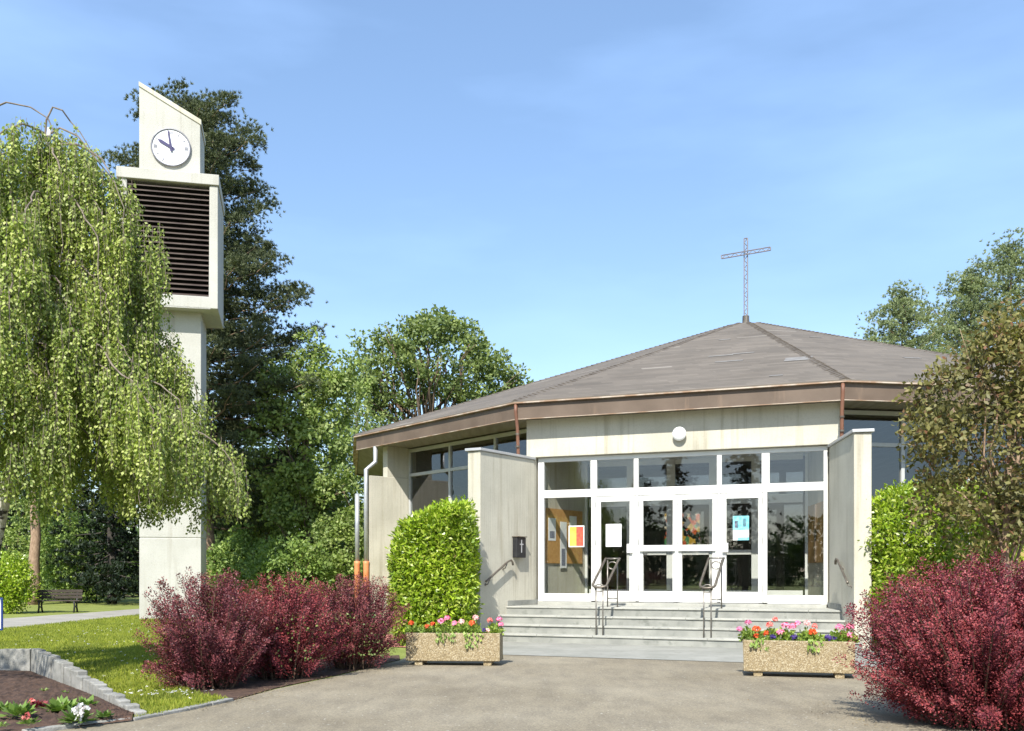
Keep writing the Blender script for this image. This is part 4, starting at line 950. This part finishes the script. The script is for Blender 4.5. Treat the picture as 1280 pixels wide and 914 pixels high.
def broad_tree(name, label, cat, base, top, ells, n_cl, per, cr, L, W, leaf, bark, tr, n_limb=10, group=None, flat=.65, up=.4, shell=.5, trunk_frac=.75, fork=.25):
    base, top = Vector(base), Vector(top); t = empty(name, base, label, cat, group)
    C = sample_ell(ells, n_cl, shell)
    V, Q = clump_leaves(C, per, cr, flat, L, W, up); np_mesh('crown', V, Q, M[leaf], t)
    b = MB(); pl = limb(b, base - Vector((0, 0, .1)), base.lerp(top, trunk_frac), tr, tr * .35, 0, 8, .015, 10)
    tgt = C[rng.choice(len(C), min(n_limb, len(C)), replace=False)]
    for q in tgt:
        f = random.uniform(fork, 1.0); s = pl[min(8, int(f * 8))]; q = Vector(q)
        if q.z < s.z - .5: s = pl[max(1, int(fork * 8))]
        lp = limb(b, s, q, tr * .34, tr * .06, .04, 6, .06, 6)
        for _ in range(2):
            k = random.randint(2, 5); e = q + Vector(rng.normal(0, cr * .8, 3)); limb(b, lp[k], e, tr * .12, tr * .04, .02, 4, .06, 5)
    b.build('trunk', M[bark], t, smooth=True); return t
def pine_tree(name, label, cat, base, top, prof, n_br, leaf, bark, tr, nl=.16, nw=.03, per=110, pad=.55, group=None, z0=.25, upt=.12, keep=None):
    """whorls of limbs, each ending in pads of needle tufts; prof(t) = crown radius at height fraction t"""
    base, top = Vector(base), Vector(top); t = empty(name, base, label, cat, group); b = MB()
    pl = limb(b, base - Vector((0, 0, .1)), top, tr, tr * .12, 0, 14, .006, 10); Cs = []
    for i in range(n_br):
        f = z0 + (1 - z0) * (i + random.random()) / n_br; s = base.lerp(top, f); a = i * 2.4 + random.uniform(-.4, .4); r = prof(f) * random.uniform(.6, 1.05)
        e = s + Vector((math.cos(a) * r, math.sin(a) * r, r * upt + random.uniform(-.2, .35)))
        lp = limb(b, s, e, tr * .22 * (1.15 - f), tr * .04, -.06, 5, .05, 5)
        for q in np.linspace(.3, 1, max(2, int(r / .5))):
            p = s.lerp(e, float(q)); Cs.append((p.x + random.uniform(-.25, .25) * r * .5, p.y + random.uniform(-.25, .25) * r * .5, p.z + random.uniform(-.05, .25)))
    for k in range(6): p = base.lerp(top, 1 - k * .012); Cs.append((p.x, p.y, p.z))
    C = np.array(Cs)
    # tufts inside each pad, needles radiating and pointing up and out
    nt = max(4, per // 13); T = np.repeat(C, nt, 0); g = rng.normal(size=(len(T), 3)) * .5; T = T + g * pad * np.array([1, 1, .42]) * np.repeat(rng.uniform(.6, 1.2, len(C)), nt)[:, None]
    K = 13; Pn = np.repeat(T, K, 0); ax = unit(np.repeat(g, K, 0) * .8 + np.array([0, 0, .7])); D = unit(ax + rdir(len(Pn)) * .85)
    V, Q = leaf_quads(Pn - D * .02, D, rdir(len(Pn)), rng.uniform(.75, 1.2, len(Pn)) * nl, nw); np_mesh('crown', V, Q, M[leaf], t)
    b.build('trunk', M[bark], t, smooth=True); return t

# -- weeping birch
def weeping_birch():
    base = at(-14, 715, 12.6); base.z = 0
    t = empty('weeping_birch', base, 'weeping birch with hanging yellow-green curtains of leaves before the bell tower', 'tree')
    b = MB(); tp = [base, at(-9, 690, 12.5), at(18, 560, 12.2), at(50, 420, 12.0), at(56, 300, 12.0), at(58, 200, 12.0), at(62, 160, 12.0)]
    tp[0] = base - Vector((0, 0, .1)); fine = []
    for k in range(len(tp) - 1): fine += [tp[k].lerp(tp[k + 1], q / 3) for q in range(3)]
    fine.append(tp[-1]); nF = len(fine); b.tube(fine, [.085 * (1 - i / nF) + .02 for i in range(nF)], 10); b.build('trunk', M['birchbark'], t, smooth=True)
    b = MB(); b.tube([fine[0], fine[1], fine[2], fine[3]], [.12, .105, .1, .09], 10); b.build('trunk_foot', M['darkbark'], t, smooth=True)
    tw = MB(); strands = []
    def arch(z0, az, rad, drop, rise=.3):
        """a limb rising from the trunk, arching over and hanging"""
        k = min(range(nF), key=lambda i: abs(fine[i].z - z0)); s = fine[k]; d = Vector((math.cos(az), math.sin(az), 0)); out = []
        n = 14
        for i in range(n + 1):
            f = i / n; r = rad * math.sin(min(1, f * 1.12) * math.pi / 2); z = rise * math.sin(min(1, f * 2.2) * math.pi) - drop * f ** 2.3
            p = s + d * r + Vector((random.uniform(-.03, .03), random.uniform(-.03, .03), z)); out.append(p)
        tw.tube(out, [.013 * (1 - i / n) + .003 for i in range(n + 1)], 6); return out
    limbs = []
    for i in range(72):
        f = (i + .5) / 72; z0 = 2.7 + 4.05 * f; az = i * 2.39996 + random.uniform(-.3, .3)
        rad = (2.35 - 1.2 * f ** 1.4) * random.uniform(.62, 1.0); limbs.append(arch(z0, az, rad, random.uniform(.5, 1.1) * (0.9 + .9 * f), random.uniform(.15, .45) * (1 - .8 * f)))
    # the long low branch reaching right across the tower, and the bare arcs on the top
    for zz, rr, dd, a0 in ((3.2, 2.75, 1.15, -.05), (3.35, 2.6, 1.0, .25), (3.9, 2.35, 1.0, -.35), (3.6, 2.5, 1.2, -.6), (2.9, 2.4, .9, .1), (3.5, 2.1, .9, -.2), (4.2, 1.9, 1.0, 0.15)): limbs.append(arch(zz, a0, rr, dd, .4))
    for (pts_) in ([at(-70, 190, 12.1), at(-20, 140, 12.1), at(8, 128, 12), at(38, 134, 12), at(60, 148, 12), at(66, 162, 12), at(68, 190, 12)],
                   [at(56, 175, 12), at(58, 150, 12), at(66, 134, 12), at(78, 138, 12), at(88, 152, 12.1), at(100, 165, 12.1), at(112, 185, 12.1)],
                   [at(58, 170, 12), at(75, 160, 12), at(97, 170, 11.9), at(125, 205, 11.9), at(150, 235, 11.9), at(168, 275, 11.9)],
                   [at(-40, 470, 11.3), at(-5, 445, 11.3), at(20, 448, 11.2), at(45, 468, 11.2), at(75, 500, 11.2)],
                   [at(98, 490, 11.2), at(105, 462, 11.2), at(122, 455, 11.2), at(140, 465, 11.2), at(146, 490, 11.2)]):
        q = []
        for k in range(len(pts_) - 1): q += [pts_[k].lerp(pts_[k + 1], m_ / 3) for m_ in range(3)]
        q.append(pts_[-1]); tw.tube(q, [.013 * (1 - .6 * i / len(q)) for i in range(len(q))], 6); limbs.append(q)
    P_, D_, N_ = [], [], []
    for li, lp in enumerate(limbs):
        if li < 72 and random.random() < .06: continue
        n = len(lp)
        for i in range(int(n * .1), n):
            if random.random() < .12: continue
            cen = lp[i] + Vector((random.gauss(0, .10), random.gauss(0, .10), 0)); bl_ = random.uniform(.35, 1.25)
            for _ in range(7 if i > n * .45 else 4):
                s = cen + Vector((random.gauss(0, .065), random.gauss(0, .065), random.gauss(0, .05)))
                low = 2.0 + random.uniform(-.1, .35) + (.3 if random.random() < .3 else 0); ln = min(bl_ * random.uniform(.6, 1.1), s.z - low)
                if ln < .15: ln = .15
                if li >= 79 and li != 81: ln *= .0 if s.z > 6.75 else .8
                if ln < .1: continue
                hd = random.uniform(0, 6.28); dx, dy = math.cos(hd) * .10 * ln, math.sin(hd) * .10 * ln
                pts2 = [s + Vector((dx * f ** 1.5, dy * f ** 1.5, -ln * f)) for f in (0, .35, .7, 1)]
                tw.tube(pts2, [.0024, .002, .0016, .001], 3, cap=False)
                m_ = int(ln / .0155)
                f = (np.arange(m_) + rng.uniform(0, 1, m_)) / max(1, m_); a = rng.uniform(0, 6.28, m_)
                q = np.stack([s.x + dx * f ** 1.5, s.y + dy * f ** 1.5, s.z - ln * f], 1); h = np.stack([np.cos(a), np.sin(a), np.zeros(m_)], 1)
                P_.append(q + h * rng.uniform(.005, .045, (m_, 1))); D_.append(h * rng.uniform(.25, .9, (m_, 1)) + np.array([0, 0, -.8])); N_.append(h * .8 + rdir(m_) * .7 + np.array([0, 0, .3]))
    P_, D_, N_ = np.concatenate(P_), np.concatenate(D_), np.concatenate(N_); n = len(P_)
    print('birch leaves', n)
    V, Q = leaf_quads(P_, D_, N_, rng.uniform(.032, .058, n), rng.uniform(.024, .042, n), .08); np_mesh('crown', V, Q, M['birch'], t)
    tw.build('branches', M['birchtwig'], t)
weeping_birch()
sg_o = at(-2, 766, 12.3)
sg = empty('park_sign', (sg_o.x, sg_o.y, 0), 'small white sign with a blue border at the foot of the birch', 'sign')
b = MB(); b.hexa([(sg_o.x - .3, 12.28, .55), (sg_o.x + .065, 12.28, .55), (sg_o.x + .065, 12.30, .55), (sg_o.x - .3, 12.30, .55), (sg_o.x - .3, 12.28, .97), (sg_o.x + .065, 12.28, .97), (sg_o.x + .065, 12.30, .97), (sg_o.x - .3, 12.30, .97)]); b.build('panel', M['signblue'], sg, bevel=.008)
b = MB(); b.hexa([(sg_o.x - .28, 12.274, .575), (sg_o.x + .045, 12.274, .575), (sg_o.x + .045, 12.279, .575), (sg_o.x - .28, 12.279, .575), (sg_o.x - .28, 12.274, .945), (sg_o.x + .045, 12.274, .945), (sg_o.x + .045, 12.279, .945), (sg_o.x - .28, 12.279, .945)]); b.build('face', M['paper'], sg)
b = MB(); b.tube([(sg_o.x - .12, 12.32, 0), (sg_o.x - .12, 12.32, .95)], .025, 10); b.build('post', M['pipe_grey'], sg)

broad_tree('added_shade_birch', 'unseen young birch added out of view to dapple the flower bed with shade', 'tree', (-7.7, 8.2, 0), (-7.5, 8.1, 4.6), [(-7.1, 8.0, 3.7, 1.15, 1.0, .9), (-6.6, 7.9, 3.9, .85, .8, .6), (-7.9, 8.3, 4.1, 1.0, 1.0, .8)], 62, 40, .3, .075, .055, 'birch', 'birchbark', .07, 12, shell=.3)  # unseen tree, added for its dappled shade on bed and edging wall
# -- barberry bushes: arching sprays, undercut at the foot
def barberry(c, rx, ry, h, n_st, label, group, mat, leafn=150, L=.022, foot=.35, green=0.0):
    t = empty('barberry_bush', c, label, 'bush', group); c = Vector(c); b = MB(); P_, D_, N_ = [], [], []
    for i in range(n_st):
        a = random.uniform(0, 2 * math.pi); rr = math.sqrt(random.random()); e = Vector((math.cos(a) * rx * rr, math.sin(a) * ry * rr, 0))
        hz = h * (1 - .36 * rr ** 2.4) * random.uniform(.82, 1.04)
        if rr > .4 and random.random() < .5: hz *= random.uniform(.22, .85)
        s = Vector((e.x * foot + random.gauss(0, .05), e.y * foot + random.gauss(0, .05), 0)); m1 = s.lerp(e, .35) + Vector((0, 0, hz * .62)); tip = e * random.uniform(.95, 1.12) + Vector((random.gauss(0, .05), random.gauss(0, .05), hz))
        pts_ = []
        for k in range(7):
            f = k / 6; pts_.append(s * (1 - f) ** 2 + m1 * 2 * f * (1 - f) + tip * f * f)
        if i % 3 == 0: b.tube([c + q for q in pts_], [.011 * (1 - f / 8) for f in range(7)], 4, cap=False)
        m_ = leafn; f = rng.uniform(.14, 1.0, m_) ** .85; f = np.clip(f, 0, 1)[:, None]
        S, M1, T = np.array(s), np.array(m1), np.array(tip); q = S * (1 - f) ** 2 + M1 * 2 * f * (1 - f) + T * f * f
        ax = unit((M1 - S) * (1 - f) + (T - M1) * f); off = rdir(m_); off = unit(off - ax * (off * ax).sum(1, keepdims=True))
        spread = (.12 * (1 - f) + .028) * rng.uniform(.3, 1, (m_, 1)) * (h / 1.3)
        P_.append(q + off * spread); D_.append(off * .8 + ax * .6 + rdir(m_) * .3); N_.append(ax * .7 + rdir(m_) * .6 + np.array([0, -.1, .35]))
    P_, D_, N_ = np.concatenate(P_), np.concatenate(D_), np.concatenate(N_); keep = P_[:, 2] > .04; P_, D_, N_ = P_[keep], D_[keep], N_[keep]; n = len(P_)
    V, Q = leaf_quads(P_ + np.array(c), D_, N_, rng.uniform(.7, 1.25, n) * L, rng.uniform(.5, .8, n) * L); np_mesh('foliage', V, Q, M[mat], t)
    b.build('stems', M['stem'], t)
    if green:
        n = int(green); a = rng.uniform(-2.6, -.5, n); rr = rng.uniform(.5, .9, n); Pg = np.stack([np.cos(a) * rx * rr, np.sin(a) * ry * rr, rng.uniform(.15, .62, n) * h], 1) + np.array(c)
        V, Q = leaf_quads(Pg, rdir(n), rdir(n) + np.array([0, -.4, .6]), .04, .026); np_mesh('leaves', V, Q, M['oak'], t)
GB = 'red barberry bushes along the left kerb'
barberry(Vector((at(262, 715, 10.75).x, 10.75, 0)), .77, .77, 1.34, 250, 'red barberry bush at the left end of the row, before the tower foot', GB, 'barberry_pale', 280)
barberry(Vector((at(352, 715, 11.75).x, 11.75, 0)), .80, .75, 1.30, 250, 'middle red barberry bush of the three by the kerb', GB, 'barberry', 280, green=160)
barberry(Vector((at(442, 715, 12.95).x, 12.95, 0)), .73, .70, 1.26, 240, 'red barberry bush nearest the left flower trough', GB, 'barberry_pale', 280, green=330)
barberry(Vector((4.02, 8.2, 0)), 1.12, 1.0, 1.43, 660, 'large glowing red barberry bush at the right front edge of the asphalt', 'red barberry bushes on the right', 'barberry', 300, .021, .45)
barberry(Vector((5.25, 8.7, 0)), .9, .9, 1.45, 300, 'red barberry bush cut off by the right picture edge, behind the large one', 'red barberry bushes on the right', 'barberry', 260, .021, .45)

# -- clipped laurels: dense rounded boxes of big glossy leaves
def laurel(c, hx, hy, h, n, label, top_slope=0.0):
    t = empty('laurel_hedge', c, label, 'hedge'); d = rdir(n); p = 4.6
    k = (np.abs(d) ** p).sum(1, keepdims=True) ** (-1 / p); q = d * k
    q *= (1 + .05 * np.sin(q[:, :1] * 6 + 1) * np.sin(q[:, 2:3] * 9 + q[:, 1:2] * 4) + .03 * np.sin(q[:, :1] * 17) * np.sin(q[:, 2:3] * 21 + 2) + rng.normal(0, .035, (n, 1))) * (1 - .42 * rng.uniform(0, 1, (n, 1)) ** 2)
    hh = h * (1 + top_slope * q[:, :1] * .5)
    P_ = np.concatenate([q[:, :1] * hx, q[:, 1:2] * hy, (q[:, 2:3] * .5 + .5) * hh], 1); P_ = P_[P_[:, 2] > .03]; nn = len(P_)
    o = unit(P_ - np.array([0, 0, h / 2])); D = unit(o * .5 + rdir(nn) * .95 + np.array([0, -.1, .25])); Nn = o * .7 + rdir(nn) * .7 + np.array([0, 0, .3])
    V, Q = leaf_quads(P_ + np.array(c), D, Nn, rng.uniform(.07, .125, nn), rng.uniform(.028, .048, nn), .1); np_mesh('foliage', V, Q, M['laurel'], t)
    b = MB(); c = Vector(c)
    for i in range(14):
        e = Vector((random.uniform(-.7, .7) * hx, random.uniform(-.7, .7) * hy, h * random.uniform(.6, .85))); limb(b, c + Vector((e.x * .4, e.y * .4, 0)), c + e, .018, .006, 0, 5, .04, 5)
    b.build('stems', M['stem'], t)
laurel(Vector((at(543, 715, 17.1).x, 17.1, 0)), .72, .6, 2.38, 30000, 'bright yellow-green clipped laurel against the left wing wall', .2)
laurel(Vector((7.0, 15.75, 0)), 1.15, .65, 2.66, 30000, 'bright yellow-green clipped laurel outside the right wing wall, under the plum tree')

# -- purple plum tree on the right
pY = 12.2
pl_ells = [pxell(1245, 560, 110, 110, pY), pxell(1290, 450, 85, 80, pY), pxell(1185, 500, 45, 50, pY, 1.5), pxell(1150, 540, 32, 24, pY, 1.6), pxell(1215, 640, 75, 55, pY), pxell(1330, 560, 130, 140, pY), pxell(1200, 455, 30, 28, pY, 1.5), pxell(1160, 480, 18, 18, pY), pxell(1300, 400, 55, 45, pY), pxell(1165, 590, 30, 25, pY), pxell(1255, 425, 30, 30, pY)]
bx_ = at(1252, 715, pY)
broad_tree('plum_tree', 'small plum tree with olive and purple-brown leaves in front of the right side', 'tree', (bx_.x, pY, 0), (bx_.x + .15, pY, 4.4), pl_ells, 560, 36, .2, .08, .046, 'plum', 'palebark', .07, 16, up=.35, trunk_frac=.7, shell=.35, flat=.8)

# -- big dark pine behind the tower
Yp = 34.0
def prof_big(f):
    xs = [(0, 0), (.22, 2.9), (.35, 4.4), (.5, 4.0), (.65, 3.4), (.8, 3.1), (.92, 2.5), (1.0, 1.0)]
    return float(np.interp(f, [a for a, _ in xs], [c for _, c in xs]))
pb = at(262, 715, Yp)
pine_tree('pine_tree', 'tall dark pine rising behind the bell tower', 'tree', (pb.x + .05, Yp, 0), (at(240, 140, Yp).x, Yp, at(240, 135, Yp).z), prof_big, 185, 'needle', 'palebark', .26, .15, .021, 780, .5, z0=.16)
pb2 = at(42, 715, 38)
pine_tree('pine_tree', 'pine with a bare reddish trunk beside the bench', 'tree', (pb2.x, 38, 0), (pb2.x + .1, 38.5, 13), lambda f: 2.6 * (1 - .6 * f), 46, 'needle', 'palebark', .24, .2, .05, 120, .8, z0=.34)
# -- oak over the left end of the church
Yo = 46.0
oak_e = [pxell(545, 450, 72, 55, Yo), pxell(490, 470, 52, 55, Yo), pxell(600, 478, 45, 34, Yo), pxell(470, 430, 28, 24, Yo), pxell(545, 412, 40, 24, Yo), pxell(630, 475, 25, 22, Yo), pxell(460, 500, 30, 32, Yo), pxell(570, 505, 50, 30, Yo), pxell(655, 500, 30, 30, Yo), pxell(615, 452, 22, 16, Yo), pxell(450, 470, 18, 22, Yo), pxell(520, 405, 22, 14, Yo), pxell(480, 530, 36, 24, Yo), pxell(575, 420, 22, 16, Yo)]
bo = at(535, 715, Yo)
broad_tree('oak_tree', 'wide green oak spreading above the left end of the church roof', 'tree', (bo.x, Yo, 0), (bo.x, Yo, 12), oak_e, 400, 44, .45, .2, .14, 'oak', 'bark', .34, 34, up=.4, shell=.45, flat=.7)
# -- maple and others between pine and oak
Ym = 33.0
mp_e = [pxell(375, 500, 50, 60, Ym), pxell(400, 570, 55, 60, Ym), pxell(350, 560, 45, 60, Ym), pxell(430, 500, 28, 40, Ym), pxell(405, 470, 26, 34, Ym, 1.3), pxell(365, 625, 40, 45, Ym), pxell(420, 630, 42, 50, Ym), pxell(440, 455, 16, 20, Ym), pxell(340, 470, 20, 22, Ym), pxell(385, 432, 18, 16, Ym)]
bm_ = at(385, 715, Ym)
broad_tree('maple_tree', 'light green maple between the dark pine and the oak', 'tree', (bm_.x, Ym, 0), (bm_.x, Ym, 9.5), mp_e, 430, 46, .36, .15, .1, 'maple', 'bark', .13, 26, shell=.3)
broad_tree('maple_tree', 'low branched green tree at the pine foot', 'tree', (at(330, 715, 38.5).x, 38.5, 0), (at(330, 715, 38).x, 38.5, 6), [pxell(335, 620, 45, 55, 38.5), pxell(300, 640, 40, 40, 38.5), pxell(365, 600, 35, 35, 38.5)], 190, 46, .45, .2, .14, 'oak', 'bark', .14, 10, shell=.4)
# slim saplings with few leaves
GS = 'slim pale saplings at the left corner of the church'
for k, (px, lab) in enumerate(((402, 'slim leaning sapling left of its neighbours near the church corner'), (418, 'slim straight sapling second from the left near the church corner'), (430, 'slim sapling third from the left near the church corner'), (443, 'slim sapling closest to the grey downpipes'))):
    Y = 36.5 + k * .4; p = at(px, 715, Y); tp_ = at(px + (12, -4, 5, 3)[k], 525 - 8 * k, Y)
    broad_tree('sapling', lab, 'sapling', (p.x, Y, 0), (tp_.x, Y, tp_.z), [(tp_.x, Y, tp_.z - .3, .9, .9, 1.3), (p.x, Y, tp_.z - 2.2, .7, .7, 1.2)], 34, 22, .3, .14, .09, 'maple', 'sapling', .06, 8, GS, trunk_frac=1.0, fork=.4)
# -- shrubs along the back
GSh = 'shrubs along the back of the lawn'
def shrub(px, py_top, rx, Y, leaf, label, n_cl=120, per=50, L=.13, W=.09, cr=.32, ky=1.0):
    c = at(px, 715, Y); h = EYE + (HY - py_top) * Y / F; r = rx * Y / F
    ells = [(c.x, Y, h * .5, r, r * ky, h * .5), (c.x - r * .4, Y - .2, h * .38, r * .7, r * .7 * ky, h * .38), (c.x + r * .45, Y - .1, h * .42, r * .65, r * .65 * ky, h * .42)]
    broad_tree('shrub', label, 'shrub', (c.x, Y, 0), (c.x, Y, h * .8), ells, n_cl, per, cr, L, W, leaf, 'stem', .06, 8, GSh, shell=.6, flat=.8, trunk_frac=.6)
shrub(300, 655, 42, 33, 'bushy', 'dense green shrub right of the tower foot, before the pine trunk')
shrub(360, 668, 48, 31, 'bushy', 'broad low green shrub behind the middle barberry')
shrub(420, 640, 45, 32, 'maple', 'light green shrub behind the right barberry, under the saplings')
shrub(395, 610, 40, 36, 'oak', 'tall darker shrub beneath the maple')
shrub(12, 688, 26, 30, 'laurel', 'round bright green bush at the left picture edge behind the bench', L=.1, W=.06)
shrub(85, 640, 42, 40, 'bushy', 'leafy green shrub behind the bench', 150)
shrub(20, 610, 50, 43, 'maple', 'tall pale shrub behind the reddish pine trunk', 150)
shrub(120, 600, 40, 42, 'bushy', 'high green shrub between the bench and the dark conifer', 150)
shrub(446, 575, 30, 37.5, 'maple', 'tall light shrub at the corner behind the grey downpipes', 110)
# dark conifer next to the tower
dc = at(140, 715, 39)
pine_tree('dark_conifer', 'almost black dense conifer left of the tower shaft', 'tree', (dc.x, 39, 0), (dc.x, 39, 12), lambda f: 2.4 * (1 - f) + .4, 110, 'darkyew', 'darkbark', .2, .2, .06, 150, .7, z0=.03, upt=-.15)
pine_tree('dark_conifer', 'dark conifer behind the birch, left of the blackest one', 'tree', (at(75, 715, 45).x, 45, 0), (at(75, 715, 45).x, 45, 14), lambda f: 2.9 * (1 - f) + .4, 90, 'darkyew', 'darkbark', .2, .22, .07, 120, .8, z0=.06, upt=-.1)
# -- pale pines beyond the roof on the right
Yr = 52.0
for (px, top_y, rr, lab) in ((1126, 374, 2.5, 'smaller pale pine showing above the right slope of the roof'), (1212, 345, 2.6, 'pale pine in the middle of the three beyond the roof'), (1262, 312, 3.0, 'tallest pale pine at the right picture edge beyond the roof')):
    Y = Yr + (px - 1128) * .02; p = at(px, 715, Y); tz = at(px, top_y, Y).z
    pine_tree('pine_tree', lab, 'tree', (p.x, Y, 0), (p.x + .1, Y, tz), lambda f, rr=rr: 1.15 * rr * float(np.interp(f, [.2, .5, .75, .9, 1], [1.2, 1.3, 1.0, .65, .25])), 84, 'palepine', 'palebark', .22, .18, .03, 420, .62, 'pale pines beyond the church roof', z0=.35, upt=.35)
# -- far wood closing the view, and what stands behind the camera (seen in the panes)
def wood(name, pts_, h, n, label):
    P_ = np.array([[p[0], p[1]] for p in pts_]); k = rng.integers(0, len(P_) - 1, n); f = rng.uniform(0, 1, n)[:, None]
    xy = P_[k] * (1 - f) + P_[k + 1] * f + rng.normal(0, 2.0, (n, 2)); hh = h * (.72 + .28 * np.sin(xy[:, 0] * .35) * np.cos(xy[:, 1] * .21 + 1) + rng.normal(0, .06, n))
    C = np.concatenate([xy, (hh * rng.uniform(0.02, 1, n) ** .8)[:, None]], 1)
    V, Q = clump_leaves(C, 34, 1.1, .7, .5, .4); o = np_mesh(name, V, Q, M['woods']); tag(o, label, None, None, 'stuff')
wood('far_wood', [(-62, 30), (-48, 52), (-20, 58), (6, 60), (30, 62), (60, 50), (75, 25)], 7.0, 2600, 'distant belt of trees closing the view')
wood('rear_wood', [(-75, 10), (-62, -30), (-35, -50), (0, -58), (45, -45)], 6.5, 1500, 'belt of trees on the far side of the street')
def spruce(px_c, dist, h, rr, lab):
    v = Vector((-.656, -.756, 0)); s = MID + U * fs(px_c, .45); d = Vector(((px_c - 640) / F, 1, 0)).normalized(); r = d - N * 2 * d.dot(N); p = s + r * dist
    pine_tree('spruce_tree', lab, 'tree', (p.x, p.y, 0), (p.x, p.y, h), lambda f: rr * (1 - f) + .15, 80, 'darkyew', 'darkbark', .2, .22, .07, 100, .5, 'spruces across the street', z0=.08, upt=-.2)
spruce(840, 44, 9.3, 1.3, 'narrow spruce across the street mirrored in the glass above the double doors')
spruce(930, 40, 10.5, 2.4, 'broad spruce across the street mirrored in the glass above the right door')
spruce(800, 52, 8.0, 2.6, 'low spruce across the street mirrored in the left door')

# dry leaf litter along the bush feet and on the asphalt
n = 520; k = rng.integers(3, len(kerb_pts) - 1, n); f = rng.uniform(0, 1, n)[:, None]; KP = np.array([tuple(p) for p in kerb_pts])
P_ = KP[k] * (1 - f) + KP[k + 1] * f + np.stack([np.abs(rng.normal(0, .22, n)) - .1, rng.normal(0, .1, n), np.zeros(n)], 1)
P_ = np.concatenate([P_, np.stack([rng.uniform(-2.5, 4.5, 70), rng.uniform(8, 13.5, 70), np.zeros(70)], 1), np.stack([3.1 - np.abs(rng.normal(0, .25, 150)), rng.uniform(7.2, 9.6, 150), np.zeros(150)], 1)]); P_[:, 2] = .016; m_ = len(P_); a = rng.uniform(0, 6.28, m_)
V, Q = leaf_quads(P_, np.stack([np.cos(a), np.sin(a), np.full(m_, .12)], 1), np.tile([0., 0, 1], (m_, 1)) + rdir(m_) * .3, rng.uniform(.012, .03, m_), rng.uniform(.008, .018, m_))
o = np_mesh('leaf_litter', V, Q, M['litter']); tag(o, 'dry leaf litter along the edge of the asphalt', None, None, 'stuff')
# ------------------------------------------------------------------ bench
bl, brr = at(45, 766, 30.6), at(100, 764, 30.9)
bc = Vector(((bl.x + brr.x) / 2, 30.75, 0)); bd = Vector((brr.x - bl.x, .3, 0)).normalized(); bn = Vector((-bd.y, bd.x, 0))
be = empty('park_bench', bc, 'dark slatted park bench beside the path under the trees', 'bench'); fb = (bc, bd, bn); Lb = (brr - bl).length / 2 + .03
b = MB()
for k in range(4): b.fbox(fb, -Lb, Lb, -.24 + k * .11, -.15 + k * .11, .36, .395)
b.build('seat', M['bench'], be, bevel=.006)
b = MB()
for k in range(3):
    z = .44 + k * .1; b.fbox(fb, -Lb, Lb, .2 + k * .03, .235 + k * .03, z, z + .085)
b.build('backrest', M['bench'], be, bevel=.006)
for sx in (-1, 1):
    b = MB(); P = lambda a, p, z: bc + bd * a + bn * p + Vector((0, 0, z)); a = sx * (Lb - .16)
    b.tube([P(a, -.24, .35), P(a, -.17, .2), P(a, -.28, 0)], .028, 8); b.tube([P(a, .31, .72), P(a, .2, .36), P(a, .14, .2), P(a, .27, 0)], .028, 8); b.tube([P(a, -.24, .34), P(a, .2, .34)], .026, 8); b.tube([P(a, -.17, .18), P(a, .14, .18)], .022, 8)
    b.build('leg', M['black'], be, smooth=True)
print('objects', len(bpy.data.objects))
